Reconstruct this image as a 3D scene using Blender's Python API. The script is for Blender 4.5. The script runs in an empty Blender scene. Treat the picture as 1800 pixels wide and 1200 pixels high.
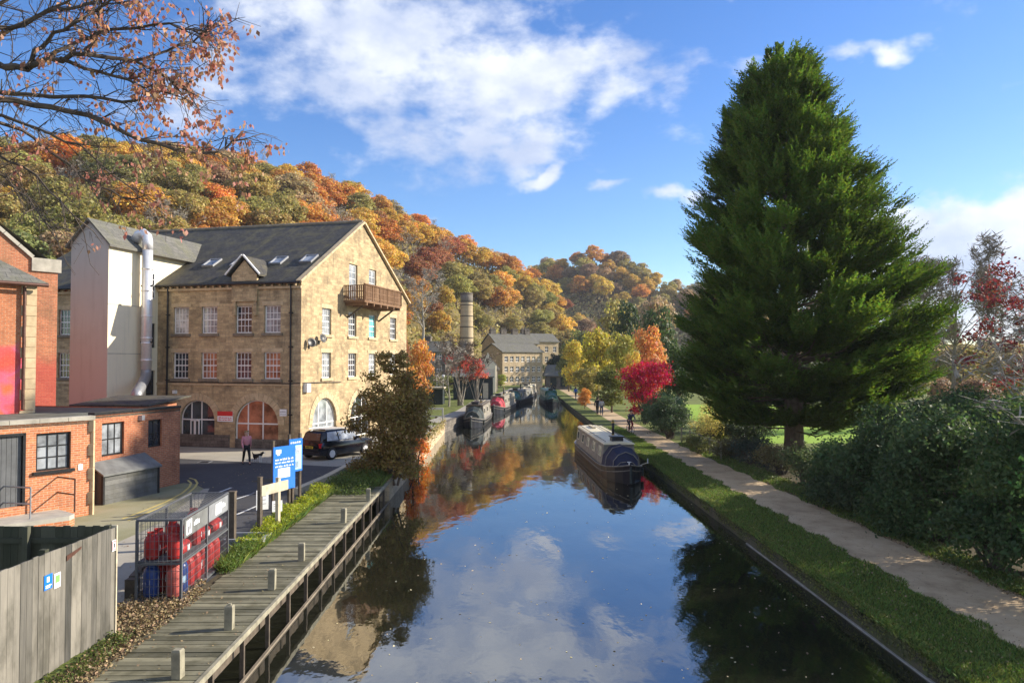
import bpy, bmesh, math, random
import numpy as np
from mathutils import Vector, Matrix, geometry
R=math.radians; PI=math.pi
sc=bpy.context.scene; COL=sc.collection
cy=sc.cycles; cy.max_bounces=5; cy.diffuse_bounces=2; cy.glossy_bounces=3; cy.transmission_bounces=3; cy.transparent_max_bounces=4
random.seed(7); RNG=np.random.default_rng(7)

# ------------------------------------------------------------------ camera, sky, sun, exposure
CAMZ=6.0; PITCH=R(1.5); YAW=R(0.66); FPX=1300.0
Fv=Vector((math.sin(YAW)*math.cos(PITCH),math.cos(YAW)*math.cos(PITCH),math.sin(PITCH)))
Rv=Vector((math.cos(YAW),-math.sin(YAW),0)); Uv=Rv.cross(Fv)
cd=bpy.data.cameras.new('camera'); cam=bpy.data.objects.new('camera',cd); COL.objects.link(cam)
cd.lens=26; cd.sensor_width=36; cd.clip_end=3000; cd.clip_start=.05
cam.matrix_world=Matrix.Translation((0,0,CAMZ))@Matrix((Rv,Uv,-Fv)).transposed().to_4x4()
sc.camera=cam
SUN_AZ=R(13); SUN_EL=R(25)            # azimuth from +X towards +Y
SV=Vector((math.cos(SUN_AZ)*math.cos(SUN_EL),math.sin(SUN_AZ)*math.cos(SUN_EL),math.sin(SUN_EL)))
sl=bpy.data.lights.new('sun','SUN'); sl.energy=5.0; sl.angle=R(.5); sl.color=(1,.9,.75)
so=bpy.data.objects.new('sun',sl); so.rotation_euler=SV.to_track_quat('Z','Y').to_euler(); COL.objects.link(so)
vs=sc.view_settings; vs.view_transform='Standard'; vs.look='None'; vs.gamma=1; vs.exposure=.92; vs.use_curve_mapping=False

def ray(px,py): return Fv*FPX+Rv*(px-900)+Uv*(600-py)
def W(px,py,z=.8):
    r=ray(px,py); t=(z-CAMZ)/r.z; return Vector((0,0,CAMZ))+r*t
def D(px,py,Y):
    r=ray(px,py); return Vector((0,0,CAMZ))+r*(Y/r.y)

wd=bpy.data.worlds.new("World"); sc.world=wd; wd.use_nodes=True
nt=wd.node_tree; N=nt.nodes; L=nt.links; N.clear()
def math_(nt,op,a,b=None,c=None,clamp=False):
    n=nt.nodes.new('ShaderNodeMath'); n.operation=op; n.use_clamp=clamp
    for i,v in enumerate((a,b,c)):
        if v is None: continue
        if isinstance(v,(int,float)): n.inputs[i].default_value=v
        else: nt.links.new(v,n.inputs[i])
    return n.outputs[0]
def vmath(nt,op,a,b):
    n=nt.nodes.new('ShaderNodeVectorMath'); n.operation=op
    for i,v in enumerate((a,b)):
        if isinstance(v,(tuple,list,Vector)): n.inputs[i].default_value=tuple(v)
        else: nt.links.new(v,n.inputs[i])
    return n.outputs['Value'] if op in('LENGTH','DOT_PRODUCT') else n.outputs[0]
def maprange(nt,v,a,b,c=0,d=1,smooth=True):
    n=nt.nodes.new('ShaderNodeMapRange'); n.interpolation_type='SMOOTHSTEP' if smooth else 'LINEAR'
    nt.links.new(v,n.inputs['Value']); n.inputs['From Min'].default_value=a; n.inputs['From Max'].default_value=b
    n.inputs['To Min'].default_value=c; n.inputs['To Max'].default_value=d
    return n.outputs['Result']
def mixc(nt,f,a,b,mode='MIX'):
    n=nt.nodes.new('ShaderNodeMix'); n.data_type='RGBA'; n.blend_type=mode
    for s,v in ((n.inputs['Factor'],f),(n.inputs['A'],a),(n.inputs['B'],b)):
        if isinstance(v,(int,float)): s.default_value=v
        elif isinstance(v,(tuple,list)): s.default_value=(tuple(v)+(1,))[:4]
        else: nt.links.new(v,s)
    return n.outputs['Result']
def noise(nt,vec,scale,detail=4,rough=.5,dist=0):
    n=nt.nodes.new('ShaderNodeTexNoise'); n.inputs['Scale'].default_value=scale; n.inputs['Detail'].default_value=detail
    n.inputs['Roughness'].default_value=rough; n.inputs['Distortion'].default_value=dist
    if vec is not None: nt.links.new(vec,n.inputs['Vector'])
    return n.outputs['Fac']
def mapping(nt,vec,scale=(1,1,1),loc=(0,0,0),rot=(0,0,0)):
    n=nt.nodes.new('ShaderNodeMapping'); n.inputs['Scale'].default_value=scale; n.inputs['Location'].default_value=loc; n.inputs['Rotation'].default_value=rot
    nt.links.new(vec,n.inputs['Vector']); return n.outputs[0]

sky=N.new('ShaderNodeTexSky'); sky.sky_type='NISHITA'; sky.sun_disc=False
sky.sun_elevation=SUN_EL; sky.sun_rotation=PI/2-SUN_AZ; sky.air_density=1.0; sky.dust_density=.2; sky.ozone_density=3.0; sky.altitude=50
hsv=N.new('ShaderNodeHueSaturation'); hsv.inputs['Saturation'].default_value=1.28; hsv.inputs['Hue'].default_value=.512; hsv.inputs['Value'].default_value=1.05
L.new(sky.outputs[0],hsv.inputs['Color'])
tc=N.new('ShaderNodeTexCoord'); gdir=tc.outputs['Generated']
# clouds: soft banks placed by direction in the sky, broken up by noise
banks=[(560,40,260,130,.95),(1710,450,300,120,2.2),(700,60,420,130,1.0),(880,150,300,140,1.05),(620,120,260,110,.85),(820,200,330,110,.8),(930,230,150,60,.75),(760,260,190,60,.45),(330,80,200,200,.62),
       (1050,10,260,60,.55),(1180,230,120,70,.55),(1130,285,110,40,.5),(1090,340,60,22,.8),(1185,362,75,20,1.0),(940,285,75,22,.9),(820,228,40,26,.8),
       (1760,425,240,75,1.7),(1740,510,220,110,1.6),(1630,400,110,30,.9),(1640,30,200,60,.3),(1520,90,150,26,.8),(1290,20,60,18,.7),(740,365,50,12,.6),(1650,560,160,40,.8),
       (-300,300,500,160,.7),(2300,200,400,200,.7),(600,-500,500,260,.7),(1400,-700,500,260,.7),(-200,-500,300,300,.6)]
acc=None
wob=N.new('ShaderNodeTexNoise'); wob.inputs['Scale'].default_value=6; wob.inputs['Detail'].default_value=5; L.new(gdir,wob.inputs['Vector'])
wv=vmath(nt,'SCALE',vmath(nt,'SUBTRACT',wob.outputs['Color'],(.5,.5,.5)),(0,0,0)); 
wv.node.inputs['Scale'].default_value=.16
gd2=vmath(nt,'ADD',gdir,wv)
for (px,py,rx,ry,am) in banks:
    r=ray(px,py); ln=r.length; d=r/ln
    v=vmath(nt,'SUBTRACT',gd2,d)
    v=vmath(nt,'MULTIPLY',v,(FPX/rx*(ln/FPX),.6*FPX/max(rx,ry),FPX/ry*(ln/FPX)))
    m=maprange(nt,vmath(nt,'LENGTH',v,(0,0,0)),1.5,0.0,0,am)
    acc=m if acc is None else math_(nt,'MAXIMUM',acc,m)
for (d,sg,am) in (((.1,-1,.35),.95,1.0),((-1,-.25,.55),.6,.9),((.75,-.6,.7),.6,.8),((0,-.15,1),.55,.75)):   # unseen clouds added behind and over the viewer as neutral fill light
    m=maprange(nt,vmath(nt,'LENGTH',vmath(nt,'SUBTRACT',gd2,Vector(d).normalized()),(0,0,0)),sg*1.25,sg*.35,0,am)
    acc=math_(nt,'MAXIMUM',acc,m)
n1=noise(nt,mapping(nt,gdir,(1,1,1.7),(1.3,0,.4)),6.5,6,.55,.2); n2=noise(nt,mapping(nt,gdir,(1,1,1.8),(3,1,2)),21,5,.6)
nn=math_(nt,'ADD',math_(nt,'MULTIPLY',math_(nt,'SUBTRACT',n1,.5),1.9),math_(nt,'MULTIPLY',math_(nt,'SUBTRACT',n2,.5),.9))
dens=maprange(nt,math_(nt,'ADD',acc,nn),.36,1.0)
dens=math_(nt,'MULTIPLY',dens,.93)
shade=maprange(nt,noise(nt,mapping(nt,gdir,(1,1,1.6),(9,2,4)),8,5,.55),.35,.7)
ccol=mixc(nt,shade,(3.2,3.7,4.9),(5.6,5.8,6.2))
fin=mixc(nt,dens,hsv.outputs[0],ccol)
bg=N.new('ShaderNodeBackground'); bg.inputs['Strength'].default_value=.104; L.new(fin,bg.inputs['Color'])
wo=N.new('ShaderNodeOutputWorld'); L.new(bg.outputs[0],wo.inputs['Surface'])

# ------------------------------------------------------------------ materials
MATS={}
def newmat(name):
    m=bpy.data.materials.new(name); m.use_nodes=True; m.node_tree.nodes.clear(); return m,m.node_tree
def finish(m,col,rough=.7,bump=None,bs=.3,bd=.02,metal=0,spec=.4,extra=None):
    t=m.node_tree; p=t.nodes.new('ShaderNodeBsdfPrincipled'); o=t.nodes.new('ShaderNodeOutputMaterial')
    if isinstance(col,(tuple,list)): p.inputs['Base Color'].default_value=(tuple(col)+(1,))[:4]
    else: t.links.new(col,p.inputs['Base Color'])
    if isinstance(rough,(int,float)): p.inputs['Roughness'].default_value=rough
    else: t.links.new(rough,p.inputs['Roughness'])
    p.inputs['Metallic'].default_value=metal; p.inputs['Specular IOR Level'].default_value=spec
    if bump is not None:
        b=t.nodes.new('ShaderNodeBump'); b.inputs['Strength'].default_value=bs; b.inputs['Distance'].default_value=bd
        t.links.new(bump,b.inputs['Height']); t.links.new(b.outputs[0],p.inputs['Normal'])
    t.links.new(p.outputs[0],o.inputs['Surface']); return p
def uvn(t): return t.nodes.new('ShaderNodeTexCoord').outputs['UV']
def objc(t): return t.nodes.new('ShaderNodeTexCoord').outputs['Object']
def geo(t): return t.nodes.new('ShaderNodeNewGeometry').outputs['Position']
def attr(t,n):
    a=t.nodes.new('ShaderNodeAttribute'); a.attribute_name=n; return a.outputs['Fac']
def ramp(t,f,stops):
    n=t.nodes.new('ShaderNodeValToRGB'); e=n.color_ramp.elements
    while len(e)<len(stops): e.new(.5)
    for i,(p,c) in enumerate(stops): e[i].position=p; e[i].color=tuple(c)+(1,)
    t.links.new(f,n.inputs[0]); return n.outputs[0]
def simple(name,col,rough=.6,var=.25,scale=3,metal=0,spec=.4,bs=.15,bd=.01):
    if name in MATS: return MATS[name]
    m,t=newmat(name); g=objc(t); n=noise(t,g,scale,6,.6)
    lo=tuple(c*(1-var) for c in col); hi=tuple(min(1,c*(1+var)) for c in col)
    c=ramp(t,n,[(.3,lo),(.7,hi)])
    finish(m,c,rough,noise(t,g,scale*8,4),bs,bd,metal,spec); MATS[name]=m; return m
def masonry(name,c1,c2,mortar,bw,bh,ms=.012,dirt=(.05,.045,.04),dirtamt=.5,bs=.5,patch=None):
    m,t=newmat(name); uv=uvn(t)
    wn=t.nodes.new('ShaderNodeTexNoise'); wn.inputs['Scale'].default_value=2.5; t.links.new(uv,wn.inputs['Vector'])
    jit=vmath(t,'SCALE',vmath(t,'SUBTRACT',wn.outputs['Color'],(.5,.5,.5)),(0,0,0)); jit.node.inputs['Scale'].default_value=bh*.35
    uv2=vmath(t,'ADD',uv,jit)
    b=t.nodes.new('ShaderNodeTexBrick'); t.links.new(uv2,b.inputs['Vector'])
    b.inputs['Scale'].default_value=1; b.inputs['Brick Width'].default_value=bw; b.inputs['Row Height'].default_value=bh
    b.inputs['Mortar Size'].default_value=ms; b.inputs['Mortar Smooth'].default_value=.3; b.inputs['Bias'].default_value=-.1
    b.inputs['Color1'].default_value=c1+(1,); b.inputs['Color2'].default_value=c2+(1,); b.inputs['Mortar'].default_value=mortar+(1,)
    n=noise(t,uv,.9,7,.65); n3=noise(t,uv,9,4,.6)
    c=mixc(t,math_(t,'MULTIPLY',maprange(t,n,.42,.72),dirtamt),b.outputs['Color'],dirt)
    c=mixc(t,.55,c,ramp(t,n3,[(.3,(.55,.55,.55)),(.7,(1.25,1.22,1.15))]),'MULTIPLY')
    st=noise(t,mapping(t,uv,(1.6,.16,1),(4,2,0)),1.6,6,.7)
    c=mixc(t,math_(t,'MULTIPLY',maprange(t,st,.50,.72),dirtamt*.9),c,dirt)
    if patch:
        c=patch(t,uv,c)
    h=math_(t,'SUBTRACT',math_(t,'MULTIPLY',n3,.4),b.outputs['Fac'])
    finish(m,c,.85,h,bs,.02,spec=.2); MATS[name]=m; return m
masonry('stone_gold',(.58,.44,.255),(.35,.26,.15),(.42,.34,.23),.42,.17,.011,(.12,.095,.065),.6)
masonry('stone_dark',(.22,.195,.165),(.15,.13,.11),(.12,.105,.09),.5,.2,.014,(.04,.036,.03),.6)
masonry('stone_pale',(.55,.44,.29),(.42,.33,.21),(.4,.32,.22),.5,.2,.01,(.2,.16,.11),.3)
masonry('brick_red',(.52,.185,.085),(.38,.115,.055),(.42,.30,.21),.225,.075,.009,(.12,.05,.035),.5)
masonry('brick_orange',(.62,.225,.10),(.45,.15,.07),(.55,.41,.29),.225,.075,.010,(.25,.10,.05),.3)
def mural(t,uv,c):
    s=t.nodes.new('ShaderNodeSeparateXYZ'); t.links.new(uv,s.inputs[0])
    edge=noise(t,uv,1.3,4,.6)
    f=maprange(t,math_(t,'ADD',s.outputs[1],math_(t,'MULTIPLY',edge,1.2)),6.5,6.1)
    col=ramp(t,noise(t,mapping(t,uv,loc=(3,1,0)),.8,2,.4),[(.40,(.55,.05,.05)),(.5,(.62,.06,.10)),(.56,(.75,.10,.25)),(.62,(.6,.12,.05))])
    return mixc(t,math_(t,'MULTIPLY',f,.7),c,col)
masonry('brick_mural',(.56,.20,.09),(.44,.145,.065),(.46,.33,.23),.225,.075,.009,(.2,.08,.045),.4,patch=mural)
def mural2(t,uv,c):
    s=t.nodes.new('ShaderNodeSeparateXYZ'); t.links.new(uv,s.inputs[0])
    f=maprange(t,math_(t,'ADD',s.outputs[1],math_(t,'MULTIPLY',noise(t,uv,1.3,4,.6),1.2)),6.4,5.4)
    return mixc(t,math_(t,'MULTIPLY',f,.6),c,(.42,.05,.05))
masonry('brick_worn',(.50,.19,.095),(.37,.125,.065),(.42,.30,.21),.225,.075,.009,(.2,.12,.07),.6,patch=mural2)
masonry('slate',(.085,.083,.082),(.055,.054,.056),(.03,.03,.03),.32,.24,.012,(.17,.15,.08),.6,.6)
masonry('slate_pale',(.17,.165,.15),(.12,.12,.11),(.07,.07,.065),.5,.35,.012,(.16,.16,.09),.5,.4)
simple('white_paint',(.78,.77,.74),.45,.05,5)
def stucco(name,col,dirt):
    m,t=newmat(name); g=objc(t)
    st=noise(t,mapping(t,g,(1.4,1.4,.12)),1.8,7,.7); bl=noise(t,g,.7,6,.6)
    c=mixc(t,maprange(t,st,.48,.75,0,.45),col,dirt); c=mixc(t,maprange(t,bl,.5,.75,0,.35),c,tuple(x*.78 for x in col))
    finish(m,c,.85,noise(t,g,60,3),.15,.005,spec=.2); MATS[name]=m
stucco('render_white',(.80,.71,.52),(.46,.43,.34)); stucco('render_shaded_lilac',(.44,.45,.43),(.30,.285,.27))  # second: darker tower render with shade in its colour, also the lilac rail
simple('dark_gap',(.012,.012,.013),.9,.2); simple('black_metal',(.02,.02,.021),.4,.3,8,.2)
simple('brown_metal',(.10,.045,.03),.5,.3,10,.2); simple('grey_metal',(.30,.31,.33),.45,.15,6,.5); simple('steel',(.72,.73,.75),.38,.08,4,.45)
simple('lead',(.22,.23,.24),.6,.2); simple('felt_roof',(.11,.115,.09),.9,.4,1.5)
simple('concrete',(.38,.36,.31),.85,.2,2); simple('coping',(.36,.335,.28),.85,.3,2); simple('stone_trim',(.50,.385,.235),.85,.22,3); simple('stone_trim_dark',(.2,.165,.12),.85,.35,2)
simple('timber_pale',(.48,.42,.30),.8,.25,6); simple('timber_dark',(.09,.07,.05),.8,.4,6)
simple('red_paint',(.40,.022,.02),.5,.4,6); simple('red_faded',(.44,.10,.085),.6,.35,6); simple('blue_paint',(.02,.055,.22),.35,.25,8); simple('navy_cloth',(.010,.015,.045),.75,.35,6)
simple('sign_blue',(.01,.16,.62),.4,.03); simple('sign_white',(.82,.83,.84),.4,.02); simple('sign_pale_blue',(.40,.62,.80),.4,.05); simple('sign_red',(.6,.03,.03),.4,.03); simple('sign_green',(.2,.55,.12),.4,.05)
simple('road_white',(.6,.6,.57),.8,.15,12); simple('road_yellow',(.52,.42,.13),.8,.15,12)
simple('skin',(.55,.33,.24),.5,.05); simple('cloth_black',(.014,.014,.016),.85,.3,20); simple('cloth_pink',(.62,.25,.28),.85,.15,20); simple('cloth_grey',(.35,.36,.38),.85,.15,20)
simple('cloth_blue',(.02,.12,.5),.85,.15,20); simple('cloth_jeans',(.04,.05,.09),.85,.2,20); simple('hair_blond',(.45,.3,.15),.6,.2,30); simple('hair_dark',(.03,.02,.015),.6,.2,30)
simple('dog_black',(.012,.012,.012),.8,.2,20); simple('dog_white',(.7,.68,.64),.8,.1,20)
simple('car_paint',(.008,.010,.016),.12,.1,2,.3,.8,0); simple('rubber',(.015,.015,.015),.8,.2,20); simple('plate_yellow',(.75,.5,.04),.4,.03); simple('lamp_red',(.5,.015,.02),.15,.1)
simple('hull_black',(.012,.013,.017),.35,.3,3); simple('hull_olive',(.13,.12,.07),.5,.3,3); simple('boat_cream',(.72,.64,.44),.5,.1,3); simple('boat_grey',(.21,.19,.155),.6,.4,4)
simple('boat_green',(.015,.10,.075),.4,.2,3); simple('boat_red',(.35,.03,.04),.4,.2,3); simple('boat_blue',(.03,.08,.25),.4,.2,3); simple('brass',(.6,.42,.15),.3,.1,5,.8)
simple('bark',(.13,.095,.065),.9,.4,5); simple('bark_mid',(.2,.165,.13),.9,.3,5); simple('bark_pale',(.30,.27,.22),.9,.3,5); simple('bark_dark',(.085,.066,.052),.9,.4,5); simple('timber_weathered',(.25,.23,.165),.85,.35,4)
masonry('stone_mossy',(.12,.105,.065),(.08,.075,.045),(.045,.042,.03),.85,.26,.018,(.08,.10,.025),.8,1.0)
simple('tarp_dark',(.02,.03,.028),.7,.3,3); simple('bin_grey',(.14,.145,.14),.7,.25,3); simple('door_grey',(.10,.105,.11),.6,.2,3)

def glassmat(name,col,rough=.05,spec=.8):
    m,t=newmat(name); g=objc(t)
    n=noise(t,mapping(t,g,(1,1,1)),1.7,3,.6)
    c=ramp(t,n,[(.35,tuple(x*.5 for x in col)),(.65,tuple(min(1,x*1.5) for x in col))])
    finish(m,c,rough,noise(t,g,1.2,2),.06,.02,0,spec); MATS[name]=m
glassmat('glass_dark',(.03,.035,.045)); glassmat('glass_warm',(.30,.13,.07),.1); glassmat('glass_pale',(.25,.27,.29)); glassmat('glass_turquoise',(.06,.42,.45),.2); glassmat('glass_car',(.02,.025,.03),.03)
glassmat('glass_blind',(.55,.52,.47),.2)

def boards(name,c1,c2,rough=.8,grain='z'):
    m,t=newmat(name); a=attr(t,'rnd'); g=objc(t)
    sc_={'z':(8,8,.35),'x':(.5,14,14),'y':(14,.5,14)}[grain]
    n=noise(t,mapping(t,g,sc_),2.4,8,.75); n2=noise(t,mapping(t,g,(1.6,1.6,.7)),1.1,6,.65)
    c=ramp(t,math_(t,'ADD',math_(t,'MULTIPLY',a,.5),math_(t,'MULTIPLY',n,.6)),[(.2,c1),(.85,c2)])
    c=mixc(t,maprange(t,n2,.42,.68,0,.62),c,(c1[0]*.9,c1[1]*.85,c1[2]*.6))
    finish(m,c,rough,n,.5,.01,spec=.25); MATS[name]=m
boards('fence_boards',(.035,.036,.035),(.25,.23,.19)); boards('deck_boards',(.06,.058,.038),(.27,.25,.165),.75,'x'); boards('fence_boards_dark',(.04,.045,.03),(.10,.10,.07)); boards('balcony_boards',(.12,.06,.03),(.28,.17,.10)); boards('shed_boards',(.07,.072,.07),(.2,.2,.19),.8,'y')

def leafmat(name,col=None,trans=.35,var=.5,hue=.03,rough=.55,transcol=None):
    m,t=newmat(name); a=attr(t,'rnd')
    if col is None:
        oi=t.nodes.new('ShaderNodeObjectInfo'); base=oi.outputs['Color']
    else:
        rg=t.nodes.new('ShaderNodeRGB'); rg.outputs[0].default_value=col+(1,); base=rg.outputs[0]
    h=t.nodes.new('ShaderNodeHueSaturation'); t.links.new(base,h.inputs['Color'])
    t.links.new(maprange(t,attr(t,'rnd2'),0,1,.5-hue,.5+hue,False),h.inputs['Hue'])
    t.links.new(maprange(t,a,0,1,1-var,1+var,False),h.inputs['Value'])
    p=t.nodes.new('ShaderNodeBsdfPrincipled'); t.links.new(h.outputs[0],p.inputs['Base Color']); p.inputs['Roughness'].default_value=rough; p.inputs['Specular IOR Level'].default_value=.3
    tr=t.nodes.new('ShaderNodeBsdfTranslucent')
    h2=t.nodes.new('ShaderNodeHueSaturation'); t.links.new(h.outputs[0],h2.inputs['Color']); h2.inputs['Saturation'].default_value=1.1; h2.inputs['Value'].default_value=1.5
    t.links.new(h2.outputs[0],tr.inputs['Color'])
    mx=t.nodes.new('ShaderNodeMixShader'); mx.inputs[0].default_value=trans; t.links.new(p.outputs[0],mx.inputs[1]); t.links.new(tr.outputs[0],mx.inputs[2])
    o=t.nodes.new('ShaderNodeOutputMaterial'); t.links.new(mx.outputs[0],o.inputs['Surface']); MATS[name]=m
leafmat('leaf_object',None,.40,.52,.03)
leafmat('leaf_conifer',(.088,.140,.024),.40,.7,.035,.5)
leafmat('leaf_laurel',(.035,.075,.018),.15,.5,.03,.35)
leafmat('leaf_olive',(.16,.12,.025),.3,.5,.04)
leafmat('leaf_brown',(.40,.20,.13),.4,.45,.03)
leafmat('leaf_weed',(.24,.28,.04),.35,.45,.05)
leafmat('grass_blade',(.13,.18,.04),.35,.6,.05)
leafmat('litter',(.26,.19,.10),.1,.6,.03)
leafmat('leaf_floating',(.5,.42,.25),.1,.4,.03)

def groundmat(name,stops,scale=1.2,bs=.4,bd=.03,rough=.95,fine=25):
    m,t=newmat(name); g=geo(t); n=noise(t,g,scale,8,.65); n2=noise(t,g,fine,4,.6)
    c=ramp(t,math_(t,'ADD',math_(t,'MULTIPLY',n,.75),math_(t,'MULTIPLY',n2,.25)),stops)
    finish(m,c,rough,n2,bs,bd,spec=.2); MATS[name]=m
groundmat('ground',[(.35,(.09,.10,.035)),(.5,(.14,.17,.04)),(.65,(.2,.2,.07))],.4)
groundmat('hill_floor',[(.35,(.05,.05,.02)),(.5,(.12,.09,.035)),(.65,(.17,.14,.05))],.08)
groundmat('asphalt',[(.3,(.050,.050,.054)),(.7,(.085,.084,.086))],.5,.3,.01,.85,60)
groundmat('forecourt',[(.35,(.20,.19,.10)),(.5,(.27,.26,.16)),(.65,(.33,.31,.22))],.35,.3,.01,.9,30)
groundmat('paving',[(.3,(.26,.24,.20)),(.7,(.40,.37,.30))],.5,.3,.01,.9,40)
groundmat('path',[(.3,(.27,.19,.11)),(.48,(.46,.34,.205)),(.75,(.60,.465,.30))],1.1,.6,.025,.95,40)
groundmat('soil',[(.3,(.045,.04,.025)),(.7,(.12,.10,.06))],2,.5,.03)
groundmat('turf',[(.35,(.10,.085,.04)),(.5,(.11,.14,.03)),(.65,(.19,.20,.06))],1.5,.6,.04)
groundmat('pitch',[(.3,(.20,.32,.03)),(.7,(.27,.40,.05))],.1,.1,.01)

m,t=newmat('water'); g=geo(t)
w1=noise(t,mapping(t,g,(1.6,.75,1)),.9,3,.5,.2); w2=noise(t,mapping(t,g,(1,.7,1),(5,3,0)),7,3,.5)
hh=math_(t,'ADD',math_(t,'MULTIPLY',w1,1.0),math_(t,'MULTIPLY',w2,.10))
bmp=t.nodes.new('ShaderNodeBump'); bmp.inputs['Strength'].default_value=.07; bmp.inputs['Distance'].default_value=.10; t.links.new(hh,bmp.inputs['Height'])
gl=t.nodes.new('ShaderNodeBsdfGlossy'); gl.inputs['Roughness'].default_value=.02; gl.inputs['Color'].default_value=(.95,.97,1,1); t.links.new(bmp.outputs[0],gl.inputs['Normal'])
df=t.nodes.new('ShaderNodeBsdfDiffuse'); df.inputs['Color'].default_value=(.012,.013,.008,1)
fr=t.nodes.new('ShaderNodeFresnel'); fr.inputs['IOR'].default_value=2.6; t.links.new(bmp.outputs[0],fr.inputs['Normal'])
mx=t.nodes.new('ShaderNodeMixShader'); t.links.new(math_(t,'MULTIPLY',fr.outputs[0],1.15,clamp=True),mx.inputs[0]); t.links.new(df.outputs[0],mx.inputs[1]); t.links.new(gl.outputs[0],mx.inputs[2])
o=t.nodes.new('ShaderNodeOutputMaterial'); t.links.new(mx.outputs[0],o.inputs['Surface']); MATS['water']=m

# ------------------------------------------------------------------ mesh helpers
class MB:
    def __init__(s): s.v=[]; s.f=[]; s.r=[]
    def add(s,vs_,fs,r=None):
        b=len(s.v); s.v.extend([tuple(v) for v in vs_]); r=random.random() if r is None else r
        for f in fs: s.f.append(tuple(b+i for i in f)); s.r.append(r)
        return s
    def box(s,x0,x1,y0,y1,z0,z1,M=None,r=None):
        vs_=[Vector((x,y,z)) for z in(z0,z1) for y in(y0,y1) for x in(x0,x1)]
        if M is not None: vs_=[M@v for v in vs_]
        return s.add(vs_,[(0,2,3,1),(4,5,7,6),(0,1,5,4),(2,6,7,3),(0,4,6,2),(1,3,7,5)],r)
    def bar(s,a,b,w,h=None,r=None):
        a=Vector(a); b=Vector(b); h=h or w; d=(b-a); l=d.length
        q=d.to_track_quat('Z','Y').to_matrix().to_4x4()
        return s.box(-w/2,w/2,-h/2,h/2,0,l,Matrix.Translation(a)@q,r)
    def tube(s,pts,rad,n=8,cap=True):
        pts=[Vector(p) for p in pts]; k=len(pts)
        if isinstance(rad,(int,float)): rad=[rad]*k
        rings=[]; prev=None
        for i,p in enumerate(pts):
            d=(pts[min(i+1,k-1)]-pts[max(i-1,0)])
            if d.length<1e-9: d=Vector((0,0,1))
            d.normalize()
            if prev is None:
                x=d.orthogonal().normalized()
            else:
                x=(prev-d*prev.dot(d))
                x=x.normalized() if x.length>1e-6 else d.orthogonal().normalized()
            prev=x; y=d.cross(x)
            rings.append([p+(x*math.cos(2*PI*j/n)+y*math.sin(2*PI*j/n))*rad[i] for j in range(n)])
        vs_=[v for r_ in rings for v in r_]; fs=[]
        for i in range(k-1):
            for j in range(n):
                fs.append((i*n+j,i*n+(j+1)%n,(i+1)*n+(j+1)%n,(i+1)*n+j))
        if cap: fs.append(tuple(range(n-1,-1,-1))); fs.append(tuple((k-1)*n+j for j in range(n)))
        return s.add(vs_,fs)
    def lathe(s,prof,n=16,o=(0,0,0)):
        o=Vector(o); vs_=[]; k=len(prof)
        for (r_,z) in prof:
            for j in range(n): vs_.append(o+Vector((r_*math.cos(2*PI*j/n),r_*math.sin(2*PI*j/n),z)))
        fs=[(i*n+j,i*n+(j+1)%n,(i+1)*n+(j+1)%n,(i+1)*n+j) for i in range(k-1) for j in range(n)]
        fs.append(tuple(range(n-1,-1,-1))); fs.append(tuple((k-1)*n+j for j in range(n)))
        return s.add(vs_,fs)
    def loft(s,secs,cap=True,closed=True):
        n=len(secs[0]); vs_=[v for q in secs for v in q]; fs=[]
        for i in range(len(secs)-1):
            for j in range(n if closed else n-1):
                fs.append((i*n+j,i*n+(j+1)%n,(i+1)*n+(j+1)%n,(i+1)*n+j))
        if cap and closed: fs.append(tuple(range(n-1,-1,-1))); fs.append(tuple((len(secs)-1)*n+j for j in range(n)))
        return s.add(vs_,fs)
    def prism(s,poly,O,U,V,Nn,th):
        """polygon (u,v) on frame O,U,V extruded by th along Nn"""
        O=Vector(O);U=Vector(U);V=Vector(V);Nn=Vector(Nn); n=len(poly)
        a=[O+U*p[0]+V*p[1] for p in poly]; b=[p+Nn*th for p in a]
        tris=geometry.tessellate_polygon([[Vector((p[0],p[1],0)) for p in poly]])
        fs=[tuple(x) for x in tris]+[tuple(n+i for i in reversed(x)) for x in tris]+[(i,(i+1)%n,n+(i+1)%n,n+i) for i in range(n)]
        return s.add(a+b,fs)
    def sheet(s,outer,holes,O,U,V,Nn,depth=0):
        """wall face with holes; reveals go -Nn*depth"""
        O=Vector(O);U=Vector(U);V=Vector(V);Nn=Vector(Nn)
        loops=[outer]+holes; flat=[p for l in loops for p in l]
        tris=geometry.tessellate_polygon([[Vector((p[0],p[1],0)) for p in l] for l in loops])
        P=[O+U*p[0]+V*p[1] for p in flat]
        fs=[]
        for x in tris:
            a,b,c=P[x[0]],P[x[1]],P[x[2]]
            fs.append(tuple(x) if (b-a).cross(c-a).dot(Nn)>0 else (x[0],x[2],x[1]))
        s.add(P,fs)
        for h in holes:
            n=len(h); a=[O+U*p[0]+V*p[1] for p in h]; b=[p-Nn*depth for p in a]
            if depth: s.add(a+b,[(i,(i+1)%n,n+(i+1)%n,n+i) for i in range(n)])
        return s
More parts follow.
